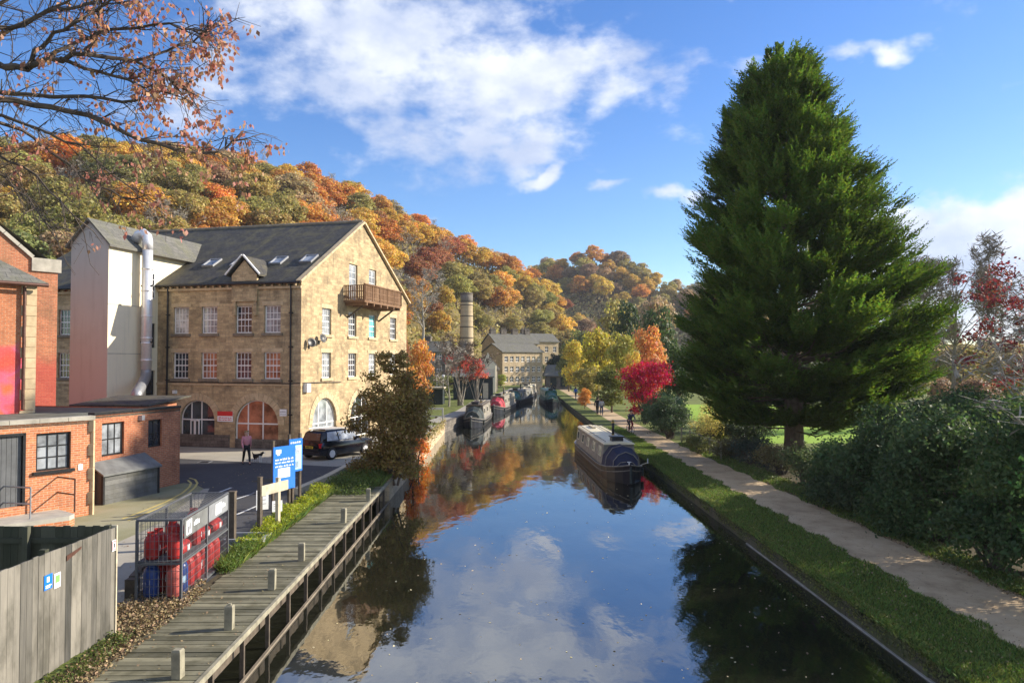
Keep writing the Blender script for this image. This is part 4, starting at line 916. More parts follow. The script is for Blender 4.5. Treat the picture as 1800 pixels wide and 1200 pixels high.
for row,yy in enumerate((.24,.58,1.0,1.45,1.95,2.4,2.85)):
    for c,xx in enumerate((-.7,-.22)):
        side='car park side' if c==0 else 'canal side'
        where=['nearest row','second row','third row','middle row','row past the middle post','second last row','farthest row'][row]
        lowm='blue_paint' if (row==0 and c==0) or (row==1 and c==1) else ('red_faded' if (row==0 and c==1) else 'red_paint')
        if not(row==2 and c==0):
            cyl(lowm,xx,yy,.08,.76 if row!=5 else .74,.165,('blue' if lowm=='blue_paint' else 'faded red' if lowm=='red_faded' else 'red')+' gas cylinder on the cage floor, '+where+', '+side,rs3.uniform(0,6))
        if row in (0,1,3,4,6) or c==0 and row!=5:
            cyl('red_paint',xx,yy,.9,.58,.155,'red gas cylinder on the upper cage shelf, '+where+', '+side,rs3.uniform(0,6))

# black post and planter beyond the cage
p=W(404,962); g=MB(); g.box(-.09,.09,-.09,.09,0,1.5); g.box(-.1,.1,-.1,.1,1.5,1.54)
o=obj('black_post',g,'timber_dark'); o.location=(p.x,p.y+.15,GZ); tag(o,'thick dark square post at the far end of the gas cage','post')
p0=W(428,962); pl=thing('planter_trough','low dark hollow timber trough on the ground past the gas cage','trough',(p0.x,p0.y+.35,GZ),R(2))
g=MB(); g.box(-.55,.55,-.45,-.35,0,.25); g.box(-.55,.55,.35,.45,0,.25); g.box(-.55,-.45,-.35,.35,0,.25); g.box(.45,.55,-.35,.35,0,.25); obj('sides',g,'lead',pl)
g=MB(); g.box(-.45,.45,-.35,.35,0,.06); obj('bed',g,'dark_gap',pl)

# ------------------------------------------------------------------ signs along the verge
def post_box(t_,x,y,h,s,mat,name='post'):
    g=MB(); g.box(x-s/2,x+s/2,y-s/2,y+s/2,0,h); g.box(x-s/2-.008,x+s/2+.008,y-s/2-.008,y+s/2+.008,h,h+.02); return obj(name,g,mat,t_)
def big_sign(px_base,py_base,z0,w,h,rz,base,bits,lab,posts,ph):
    p=W(px_base,py_base); t_=thing('sign_board',lab,'sign',(p.x,p.y,GZ),rz)
    for x in posts: post_box(t_,x,.06,ph,.08,'timber_dark')
    g=MB(); g.box(-w/2,w/2,-.015,.015,z0,z0+h); obj('board',g,base,t_)
    by={}
    for (a,b,c,d,mm) in bits: by.setdefault(mm,MB()).box(-w/2+a*w,-w/2+b*w,-.021,-.015,z0+c*h,z0+d*h)
    for mm,g in by.items(): obj('lettering',g,mm,t_)
tb=[(.1,.34,.84,.93,'sign_white'),(.16,.28,.8,.84,'sign_white')]+textbits([(.68,.73),(.61,.65),(.53,.57)],'sign_white',5)+[(.2,.75,.28,.5,'sign_white'),(.2,.5,.16,.2,'sign_white'),(.15,.4,.06,.1,'sign_white')]
big_sign(499,898,.75,1.0,1.5,R(60),'sign_blue',tb,'tall blue sign board with white logo and lines of lettering by the jetty',(-.45,.45),2.45)
tb2=[(.08,.92,.06,.8,'sign_pale_blue'),(.14,.86,.55,.72,'sign_white'),(.14,.5,.35,.5,'sign_white'),(.14,.7,.12,.3,'sign_white')]+textbits([(.86,.92)],'sign_white',8)
big_sign(519,893,1.3,.62,1.15,R(60),'sign_blue',tb2,'narrow blue sign with a pale map panel, right of the tall one',(-.24,.26),2.6)
p=W(474,938); fp=thing('finger_sign','grey timber two post sign with a blank cream board beside the jetty','sign',(p.x,p.y,GZ),R(70))
for x in (-.40,.45): post_box(fp,x,.05,1.75-.15*(x>0),.11,'timber_pale' if x>0 else 'timber_dark')
g=MB(); g.box(-.42,.85,-.03,.0,1.2,1.5); obj('board',g,'timber_pale',fp)
for (px,py,w,h,lab) in ((461,878,.38,.62,'white A-shaped notice standing behind the cream sign'),(487,889,.32,.34,'small white square notice low on the sign posts')):
    p=D(px,py,23.5); t_=thing('notice_board',lab,'notice',(p.x,p.y,GZ),R(35)); hz=p.z-GZ
    g=MB(); g.box(-w/2,w/2,-.02,0,hz-h/2,hz+h/2); obj('board',g,'sign_white',t_); g=MB(); g.box(-.03,.03,0,.05,0,hz+h/2); obj('post',g,'timber_dark',t_)
    g=MB(); [g.box(-w*.35,w*.3,-.024,-.02,hz+h*.1*k-.01,hz+h*.1*k+.01) for k in (-2,0,2)]; obj('lettering',g,'cloth_grey',t_)
p=W(541,792,); 
for (px,py,hh,lab) in ((541,800,.95,'dark bollard at the mill corner by the parked car'),(24+0,1070,.6,None)):
    if lab is None: continue
    p=W(px,py); g=MB(); g.lathe([(.07,0),(.07,hh-.05),(.05,hh)],10); o=obj('bollard',g,'black_metal',None,True); o.location=(p.x,p.y,GZ); tag(o,lab,'bollard')
p=W(232,1050); g=MB(); g.box(-.11,.11,-.11,.11,0,.42); o=obj('timber_stump',g,'timber_dark'); o.location=(p.x,p.y,GZ); tag(o,'short dark timber stump between the board fence and the cage','post')
g=MB(); a=W(232,1040);b=W(300,985); g.bar((a.x,a.y,GZ+.3),(b.x-.3,b.y,GZ+.3),.14,.12); tag(obj('timber_rail',g,'timber_dark'),'low timber rail on the ground behind the gas cage','rail')

# ------------------------------------------------------------------ car
def make_car():
    p=W(583,800); car=thing('parked_car','black compact car parked by the mill gable, seen from the rear','car',(-10.15,39.0,GZ),R(-32))
    # local: +Y forward, car length 4.1, width 1.8 ; rear at y=0
    def prof(y):   # lower body half width, belt height
        return 0
    ys=[0,.06,.25,.8,1.6,2.6,3.3,3.8,4.05,4.1]
    hw=[.70,.80,.86,.89,.90,.90,.88,.84,.72,.60]; zb=[.42,.30,.24,.22,.22,.22,.22,.24,.30,.42]; zt=[.80,.92,.97,.98,.97,.96,.94,.86,.74,.62]
    secs=[]
    for y,w,b,t in zip(ys,hw,zb,zt):
        secs.append([Vector(v) for v in ((-w*.92,y,b),(-w,y,b+.12),(-w,y,(b+t)/2),(-w*.985,y,t-.12),(-w*.93,y,t),(w*.93,y,t),(w*.985,y,t-.12),(w,y,(b+t)/2),(w,y,b+.12),(w*.92,y,b))])
    g=MB(); g.loft(secs); body=obj('body',g,'car_paint',car,True)
    m_=body.modifiers.new('bev','EDGE_SPLIT'); m_.split_angle=R(40)
    # cabin
    g=MB(); cs=[]
    for y,w,b,t in ((.10,.70,.93,.97),(.32,.72,.95,1.44),(.6,.70,.95,1.53),(1.3,.69,.95,1.56),(2.0,.68,.95,1.53),(2.45,.69,.95,1.36),(3.05,.74,.93,.98)):
        cs.append([Vector(v) for v in ((-w-.09,y,b),(-w,y,b+(t-b)*.55),(-w+.06,y,t-.05),(-w+.16,y,t),(w-.16,y,t),(w-.06,y,t-.05),(w,y,b+(t-b)*.55),(w+.09,y,b))])
    g.loft(cs); obj('cabin',g,'car_paint',car,True)
    g=MB(); g.add([(-.62,.13,1.03),(.62,.13,1.03),(.54,.30,1.40),(-.54,.30,1.40)],[(0,1,2,3)]); g.v=[(x,y-.035,z) for x,y,z in g.v]; obj('rear_window',g,'glass_car',car)
    for s in (-1,1):
        for y0,y1,y2,y3 in ((.42,1.25,.55,1.22),(1.33,2.72,1.3,2.3)):
            g=MB(); g.add([(s*.835,y0,1.0),(s*.84,y1,1.0),(s*.672,min(y3,y1),1.45),(s*.675,y2,1.45)],[(0,1,2,3)]); obj('side_window',g,'glass_pale',car)
    g=MB(); g.box(-.6,.6,-.03,.04,.5,.62); g.box(-.82,.82,-.05,.2,.27,.46); obj('bumper',g,'hull_black',car)
    g=MB(); g.box(-.27,.27,-.045,-.03,.62,.74); pt=obj('number_plate',g,'plate_yellow',car)
    g=MB(); x=-.22
    for k in range(7):
        g.box(x,x+.045,-.049,-.045,.645,.715); x+=.063+(.02 if k==3 else 0)
    obj('lettering',g,'dark_gap',pt)
    for s in (-1,1):
        g=MB(); g.box(s*.72-.07,s*.72+.07,-.0,.12,.66,.9); obj('tail_light',g,'lamp_red',car)
        g=MB(); g.box(s*.6-.12,s*.6+.12,4.02,4.1,.62,.76); obj('headlight',g,'glass_pale',car)
        g=MB(); g.box(s*.93-.08,s*.93+.1,2.55,2.7,.98,1.12); obj('wing_mirror',g,'car_paint',car)
        for y in (.72,3.25):
            w_=bpy.data.objects.new('wheel',None)
            g=MB(); g.lathe([(.19,-.1),(.31,-.1),(.325,-.06),(.325,.06),(.31,.1),(.19,.1)],20); M0=Matrix.Translation((s*.82,y,.325))@Matrix.Rotation(PI/2,4,'Y'); g.v=[tuple(M0@Vector(v)) for v in g.v]
            wo=obj('wheel',g,'rubber',car,True)
            g=MB(); g.lathe([(.2,-.08),(.215,.0),(.2,.108)],20)
            for k in range(5): 
                a=2*PI*k/5; g.bar((0.03*math.cos(a),.03*math.sin(a),.112*1),(.19*math.cos(a),.19*math.sin(a),.112),.05,.02)
            g.v=[tuple(M0@Vector((v[0],v[1],v[2]*s))) for v in g.v]; obj('rim',g,'steel',wo)
    g=MB(); g.box(-.56,.56,.7,2.0,1.575,1.59); g.box(-.64,-.6,.5,2.2,1.56,1.61); g.box(.6,.64,.5,2.2,1.56,1.61); obj('roof_rails',g,'steel',car)
make_car()

# ------------------------------------------------------------------ people and dog
def skin(name,chains,mat,parent,sub=1,root=0,extra=None):
    """chains: list of list of (pos,radius); first vertex of a chain may be an index ref to shared joints by equal position"""
    bm=bmesh.new(); lay=bm.verts.layers.skin.verify(); seen={}
    def V(p,r):
        k=tuple(round(c,4) for c in p)
        if k not in seen:
            v=bm.verts.new(p); rr=r if isinstance(r,tuple) else (r,r); v[lay].radius=rr; seen[k]=v
            if len(seen)==1: v[lay].use_root=True
        return seen[k]
    for ch in chains:
        prev=None
        for p,r in ch:
            v=V(p,r)
            if prev is not None and v is not prev and bm.edges.get((prev,v)) is None: bm.edges.new((prev,v))
            prev=v
    me=bpy.data.meshes.new(name); bm.to_mesh(me); bm.free()
    o=bpy.data.objects.new(name,me); COL.objects.link(o)
    o.modifiers.new('s','SKIN').use_smooth_shade=True
    m_=o.modifiers.new('u','SUBSURF'); m_.levels=sub; m_.render_levels=sub
    dg=bpy.context.evaluated_depsgraph_get(); me2=bpy.data.meshes.new_from_object(o.evaluated_get(dg)); me2.name=name
    o.modifiers.clear(); o.data=me2
    me2.materials.clear(); me2.materials.append(MATS[mat]); me2.polygons.foreach_set('use_smooth',[True]*len(me2.polygons))
    a=me2.attributes.new('rnd','FLOAT','FACE')
    o.parent=parent; return o
def person(loc,rz,label,h=1.72,top='cloth_black',bottom='cloth_jeans',hair='hair_dark',stride=.28,armsw=.2,seat=False,bag=None,group=None):
    t_=thing('person',label,'person',loc,rz,group); s=h/1.72; V=lambda x,y,z:(x*s,y*s,z*s)
    # faces -Y (towards camera when rz=0)
    P=V(0,0,.95)
    if seat:   # on a bicycle
        hip=V(0,.18,.98); ch=V(0,-.12,1.38); nk=V(0,-.2,1.52); hd=V(0,-.24,1.64)
        legs={1:[V(.1,.14,.95),V(.12,-.2,.75),V(.12,.02,.38),V(.12,-.1,.32)],-1:[V(-.1,.14,.95),V(-.12,-.22,.62),V(-.12,-.02,.2),V(-.12,-.14,.15)]}
        arms={1:[V(.18,-.13,1.42),V(.24,-.32,1.2),V(.2,-.5,1.08)],-1:[V(-.18,-.13,1.42),V(-.24,-.32,1.2),V(-.2,-.5,1.08)]}
    else:
        hip=V(0,0,.95); ch=V(0,-.01,1.3); nk=V(0,0,1.46); hd=V(0,-.01,1.58)
        legs={}; arms={}
        for sd in (1,-1):
            f=-sd*stride; legs[sd]=[V(.09*sd,0,.9),V(.1*sd,f*.55-.04,.48),V(.1*sd,f+.02,.09),V(.1*sd,f-.12,.04)]
            a=sd*armsw; arms[sd]=[V(.19*sd,0,1.40),V(.24*sd,a*.5+.03,1.12),V(.25*sd,a-.06,.88)]
    body=[[(hip,.12*s),(ch,(.15*s,.11*s)),(nk,.055*s),(hd,(.085*s,.1*s)),((hd[0],hd[1],hd[2]+.09*s),.07*s)]]
    for sd in (1,-1):
        L_=legs[sd]; body.append([(hip,.12*s),(L_[0],.085*s),(L_[1],.055*s),(L_[2],.038*s),(L_[3],.035*s)])
        A_=arms[sd]; body.append([(ch,(.15*s,.11*s)),(A_[0],.055*s),(A_[1],.04*s),(A_[2],.026*s)])
        hx=A_[2]; palm=(hx[0],hx[1]-.02,hx[2]-.07*s); body[-1].append((palm,(.035*s,.016*s)))
    b=skin('body',body,'skin',t_)
    # fingers and face joined to the body mesh
    g=MB()
    for sd in (1,-1):
        A_=arms[sd][2]
        for k,(dx,ln) in enumerate(((-.03,.07),(-.01,.08),(.01,.075),(.03,.06))):
            p0=Vector((A_[0]+0,A_[1]-.02+dx,A_[2]-.09*s)); g.tube([p0,p0+Vector((-.004*sd,0,-ln*.5)),p0+Vector((-.02*sd,0,-ln))],[.009,.008,.006],5)
        p0=Vector((A_[0],A_[1]-.045,A_[2]-.04*s)); g.tube([p0,p0+Vector((-.01*sd,-.02,-.03)),p0+Vector((-.015*sd,-.025,-.06))],[.011,.01,.008],5)
        g.tube([Vector(hd)+Vector((.083*sd*s,0,-.02)),Vector(hd)+Vector((.1*sd*s,.01,.035))],.014,5)
    g.tube([Vector(hd)+Vector((0,-.095*s,.03)),Vector(hd)+Vector((0,-.125*s,-.01))],[.01,.016],5)
    e=obj('face_detail',g,'skin',None,True)
    bm=bmesh.new(); bm.from_mesh(b.data); bm.from_mesh(e.data); bm.to_mesh(b.data); bm.free(); bpy.data.objects.remove(e)
    g=MB()
    for sd in (1,-1): g.lathe([(.001,-.012),(.012,0),(.001,.012)],8,Vector(hd)+Vector((.034*sd*s,-.088*s,.03)))
    obj('eyes',g,'dog_black',t_)
    g=MB(); g.tube([Vector(hd)+Vector((-.025,-.092*s,-.045)),Vector(hd)+Vector((.025,-.092*s,-.045))],.006,5); obj('mouth',g,'lamp_red',t_)
    hp=(hd[0],hd[1]+.035*s,hd[2]+.03*s); skin('hair',[[(hp,.105*s),((hp[0],hp[1]+.02,hp[2]+.06*s),.085*s),],[(hp,.105*s),((hp[0],hp[1]+.05*s,hp[2]-.12*s),.06*s)]],hair,t_)
    jc=[[((hip[0],hip[1],hip[2]-.02),(.155*s,.13*s)),(ch,(.185*s,.14*s)),((nk[0],nk[1],nk[2]-.03),.085*s)]]
    for sd in (1,-1): A_=arms[sd]; jc.append([(ch,(.185*s,.14*s)),(A_[0],.078*s),(A_[1],.058*s),(A_[2],.042*s)])
    skin('jacket',jc,top,t_)
    tr=[]
    for sd in (1,-1): L_=legs[sd]; tr.append([((hip[0],hip[1],hip[2]-.03),.135*s),(L_[0],.1*s),(L_[1],.07*s),((L_[2][0],L_[2][1],L_[2][2]+.03),.052*s)])
    skin('trousers',tr,bottom,t_)
    for sd in (1,-1): L_=legs[sd]; skin('shoe',[[((L_[2][0],L_[2][1]+.03,.045 if not seat else L_[2][2]-.03),.045*s),((L_[3][0],L_[3][1]-.02,.04 if not seat else L_[3][2]-.03),.04*s)]],'cloth_black',t_)
    if bag:
        g=MB(); g.loft([[Vector((x*.2*k+.0,y_*.09*k+bag[1],z)) for x,y_ in ((-.6,-1),(.6,-1),(1,0),(.6,1),(-.6,1),(-1,0))] for z,k in ((.95,.7),(1.0,1),(1.3,1),(1.42,.6))]); obj('backpack',g,bag[0],t_)
    return t_
p=W(433,816); person((p.x,p.y,GZ),R(35),'person in black jacket and pink top walking a dog across the car park',1.68,'cloth_pink','cloth_black','hair_blond',.26,.22,bag=('cloth_black',.17))
p=W(453,812); dg_=thing('dog','small black and white dog beside the walker in the car park','dog',(p.x,p.y,GZ),R(70))
db=[[((0,.2,.34),.075),((0,.05,.33),(.085,.10)),((0,-.14,.34),(.09,.115)),((0,-.25,.44),.06),((0,-.31,.52),.065),((0,-.40,.50),.035),((0,-.45,.49),.025)],[((0,.2,.34),.075),((0,.3,.42),.03),((0,.36,.52),.018)]]
for sd in (1,-1):
    db.append([((0,-.14,.34),(.09,.115)),((.06*sd,-.16,.25),.04),((.06*sd,-.15,.12),.022),((.06*sd,-.16,.02),.022),((.06*sd,-.19,.018),.02)])
    db.append([((0,.2,.34),.075),((.06*sd,.19,.26),.055),((.065*sd,.13,.19),.035),((.065*sd,.21,.11),.02),((.065*sd,.19,.02),.02),((.065*sd,.16,.018),.018)])
b=skin('body',db,'dog_black',dg_)
b.data.materials.append(MATS['dog_white'])
for pl in b.data.polygons:
    c=pl.center
    if c.z<.14 or (c.y<-.14 and c.z<.36 ) or c.y<-.38: pl.material_index=1
skin('ear',[[((.045,-.3,.56),.02),((.06,-.29,.5),.015)]],'dog_black',dg_); skin('ear',[[((-.045,-.3,.56),.02),((-.06,-.29,.5),.015)]],'dog_black',dg_)
g=MB(); g.tube([(.0,-.25,.48),(-.4,-.3,.7)],.006,5); obj('lead',g,'red_paint',dg_)
a=W(1050,729,GR); person((a.x,a.y,GR),R(160),'person in dark clothes walking on the towpath behind the narrowboat chimney',1.78,'cloth_black','cloth_black')
a=W(1058,730,GR); person((a.x,a.y+.2,GR),R(170),'person in pale grey top walking beside the one in dark clothes',1.7,'cloth_grey','cloth_jeans')
a=W(1108,762,GR); CY=a
person((a.x,a.y,GR),R(10),'cyclist in dark top and shorts riding along the towpath',1.75,'cloth_jeans','cloth_black',seat=True)
bk=thing('bicycle','bicycle under the cyclist on the towpath','bicycle',(a.x,a.y,GR),R(10))
for y in (-.52,.5):
    g=MB(); g.tube([(0,y+.33*math.cos(2*PI*i/24),.345+.33*math.sin(2*PI*i/24)) for i in range(25)],.02,6,False); w_=obj('wheel',g,'rubber',bk,True)
    g=MB(); [g.tube([(0,y,.345),(0,y+.31*math.cos(2*PI*i/12),.345+.31*math.sin(2*PI*i/12))],.004,4) for i in range(12)]; obj('spokes',g,'steel',w_)
g=MB(); g.tube([(0,.5,.345),(0,.2,.85),(0,-.4,.88),(0,-.02,.32),(0,.5,.345)],.018,6); g.tube([(0,.2,.85),(0,-.02,.32)],.018,6); g.tube([(0,-.38,1.02),(0,-.42,.8),(0,-.52,.345)],.018,6); obj('frame',g,'lamp_red',bk)
g=MB(); g.tube([(-.22,-.45,1.03),(0,-.38,1.03),(.22,-.45,1.03)],.014,6); obj('handlebar',g,'black_metal',bk); g=MB(); g.box(-.07,.07,.08,.32,.88,.93); obj('saddle',g,'black_metal',bk)
a=W(968,697,GR); person((a.x,a.y,GR),R(20),'person in black standing left of the far pair on the towpath',1.75,'cloth_black','cloth_black',stride=.1)
a=W(974,697,GR); person((a.x,a.y,GR),R(200),'person in black standing right of the far pair on the towpath',1.8,'cloth_black','cloth_black',stride=.1)
a=W(1012,701,GR); person((a.x,a.y,GR),R(150),'person in a bright blue jacket on the far towpath',1.7,'cloth_blue','cloth_jeans')

# ------------------------------------------------------------------ boats
def narrowboat(name,label,loc,rz,Lh,colh,colc,colr,cratch='navy_cloth',wn=5,group=None,bands=True,cabz=1.25):
    """bow towards -Y at y=0, stern at +Lh; waterline z=0"""
    t_=thing(name,label,'boat',loc,rz,group); W2=1.04
    secs=[]
    for y,w,zs in ((-.05,.03,.98),(.25,.30,.90),(.8,.62,.80),(1.6,.90,.70),(2.6,1.02,.62),(4,W2,.58),(Lh-3,W2,.58),(Lh-1.2,.98,.62),(Lh-.4,.78,.66),(Lh,.45,.7)):
        secs.append([Vector(v) for v in ((-w*.9,y+.25 if y<1 else y,-.4),(-w*.97,y+.1 if y<1 else y,.15),(-w,y,zs),(w,y,zs),(w*.97,y+.1 if y<1 else y,.15),(w*.9,y+.25 if y<1 else y,-.4))])
    g=MB(); g.loft(secs); hl=obj('hull',g,colh,t_)
    g=MB()
    for s in (-1,1):
        pts=[]
        for y,w,zs in ((-.05,.03,.98),(.25,.30,.90),(.8,.62,.80),(1.6,.90,.70),(2.6,1.02,.62),(4,W2,.58),(Lh-3,W2,.58),(Lh-1.2,.98,.62),(Lh-.4,.78,.66),(Lh,.45,.7)): pts.append((s*(w+.01),y,zs-.02))
        g.tube(pts,.03,6); g.tube([(p[0]*.985,p[1],p[2]-.25) for p in pts],.02,6)
    obj('rubbing_strake',g,colc,t_)
    y0,y1=2.9,Lh-1.6; z0,z1=.58,.58+cabz
    g=MB()
    sec=[]
    for y in (y0,y1): sec.append([Vector(v) for v in ((-.93,y,z0),(-.78,y,z1),(.78,y,z1),(.93,y,z0))])
    g.loft(sec); obj('cabin',g,colc,t_)
    g=MB(); sec=[]
    for y in (y0-.12,y1+.12): sec.append([Vector((.82*math.cos(PI*i/10),y,z1+.005+.1*math.sin(PI*i/10))) for i in range(11)]+[Vector((-.82,y,z1-.03)),Vector((.82,y,z1-.03))])
    g.loft(sec); obj('roof',g,colr,t_)
    g=MB()
    for s in (-1,1): g.tube([(s*.70,y0,z1+.13),(s*.70,y1,z1+.13)],.02,6)
    obj('handrail',g,colc,t_)
    for s in (-1,1):
        for k in range(wn):
            yy=y0+.9+k*(y1-y0-1.6)/max(1,wn-1); zz=z0+cabz*.58; xo=.93-.15*.58+.006
            g=MB(); g.bar((s*xo,yy-.42,zz),(s*xo,yy+.42,zz),.02,.5) if False else g.add([(s*(xo+.035),yy-.42,zz-.24),(s*(xo+.035),yy+.42,zz-.24),(s*(xo-.02),yy+.42,zz+.24),(s*(xo-.02),yy-.42,zz+.24)],[(0,1,2,3)])
            w_=obj('window',g,'glass_dark',t_)
            g=MB(); q=[Vector((s*(xo+.04),yy-.42,zz-.24)),Vector((s*(xo+.04),yy+.42,zz-.24)),Vector((s*(xo-.015),yy+.42,zz+.24)),Vector((s*(xo-.015),yy-.42,zz+.24))]
            for i in range(4): g.bar(q[i],q[(i+1)%4],.03)
            obj('frame',g,'boat_cream',w_)
    # cratch cover: tent over the well deck
    if cratch:
        g=MB(); sec=[]
        for y,w,zt in ((.95,.55,.95),(1.15,.62,1.42),(2.0,.82,1.66),(2.9,.86,z1+.02)):
            sec.append([Vector((-w-.08 if y>1 else -w,y,.62)),Vector((-w*.98,y,.62+(zt-.62)*.45)),Vector((-w*.62,y,zt-.16)),Vector((0,y,zt)),Vector((w*.62,y,zt-.16)),Vector((w*.98,y,.62+(zt-.62)*.45)),Vector((w+.08 if y>1 else w,y,.62))])
        g.loft(sec); cr=obj('cratch_cover',g,cratch,t_)
        g=MB()
        for s in (-1,1):
            g.tube([(s*.03,.93,.98),(s*.30,.93,.95),(s*.56,.95,.70)],.02,5); g.tube([(s*.64,1.13,.66),(s*.62,1.12,1.02),(s*.38,1.12,1.3),(0,1.12,1.45)],.022,5); g.tube([(s*.9,2.0,.64),(s*.83,2.0,1.1),(s*.52,2.0,1.54),(0,2.0,1.69)],.02,5)
        obj('cover_piping',g,'boat_grey',cr)
        g=MB(); g.add([(-.22,1.10,.70),(.20,1.10,.70),(.16,1.13,1.28),(-.18,1.13,1.28)],[(0,1,2,3)]); obj('cover_window',g,'glass_pale',cr)
    g=MB(); yy=y0+3.2; g.tube([(.28,yy,z1),(.28,yy,z1+.95)],.075,12); ch=obj('chimney',g,'hull_black',t_,True)
    g=MB(); g.tube([(.28,yy,z1+.12),(.28,yy,z1+.18)],.085,12); g.tube([(.28,yy,z1+.82),(.28,yy,z1+.9)],.085,12); g.tube([(.28,yy,z1+.95),(.28,yy,z1+1.02)],[.12,.05],12); obj('band',g,'brass',ch)
    g=MB(); g.box(-.3,.3,y0+.35,y0+1.0,z1+.08,z1+.3); g.box(-.36,.36,y0+.3,y0+1.05,z1+.3,z1+.35); obj('roof_box',g,'hull_black',t_)
    g=MB(); g.box(-.2,.0,Lh-4,Lh-2.2,z1+.1,z1+.2); g.tube([(.35,y0+4,z1+.15),(.35,y1-.4,z1+.15)],.025,6); obj('roof_plank',g,'timber_pale',t_)
    for pp,rr_ in (([(0,-.1,.1),(0,-.1,.85)],[.09,.06]),([(.98,1.8,.15),(1.0,1.8,.55)],[.07,.07])):
        g=MB(); g.tube(pp,rr_,8); obj('fender',g,'tarp_dark',t_)
    g=MB(); g.tube([(0,.3,.92),(0,.3,1.08)],.03,6); g.tube([(-.1,.3,1.06),(.1,.3,1.06)],.022,6); obj('mooring_stud',g,'steel',t_)
    g=MB(); g.tube([(0,Lh+.05,.5),(0,Lh-.1,1.2),(0,Lh-.8,1.28)],.02,6); obj('tiller',g,'brass',t_)
    return t_
narrowboat('narrowboat','long narrowboat with cream roof, grey sides and navy bow cover moored by the towpath',(6.15,35.9,0),R(2),14.5,'hull_black','boat_grey','boat_cream','navy_cloth',5,cabz=1.08)
pr=thing('mooring_rope','pale mooring rope from the near narrowboat bow to the bank','rope',(6.4,37.5,.9)); g=MB(); g.tube([(-.5,-.3,.1),(.1,0,-.35),(1.0,.5,-.1)],.02,5); obj('rope',g,'timber_pale',pr); g=MB(); g.lathe([(.03,-.1),(.02,.15)],6,(1.0,.5,-.05)); obj('mooring_pin',g,'steel',pr)
narrowboat('narrowboat','dark green narrowboat at the far end of the towpath bank',(6.6,99,0),R(1),15,'hull_black','boat_green','boat_green','boat_green',4)
narrowboat('narrowboat','black hulled narrowboat with grey cabin and red bow cover at the left wharf',(-1.1,83.5,0),R(-8),14,'hull_black','boat_grey','timber_weathered','boat_red',4,'boats moored at the left wharf')
narrowboat('narrowboat','dark low narrowboat tight against the left wharf',(-2.9,66,0),R(-4),12,'hull_black','boat_grey','timber_dark','tarp_dark',3,'boats moored at the left wharf')
narrowboat('narrowboat','dark grey narrowboat moored behind the one with the red bow cover',(.9,100,0),R(-12),14,'hull_black','bin_grey','boat_grey','boat_green',4,'boats moored at the left wharf')
narrowboat('narrowboat','pale roofed narrowboat farthest along the left wharf, near the far mill',(3.2,118,0),R(-8),14,'hull_black','boat_grey','boat_cream','tarp_dark',4,'boats moored at the left wharf')

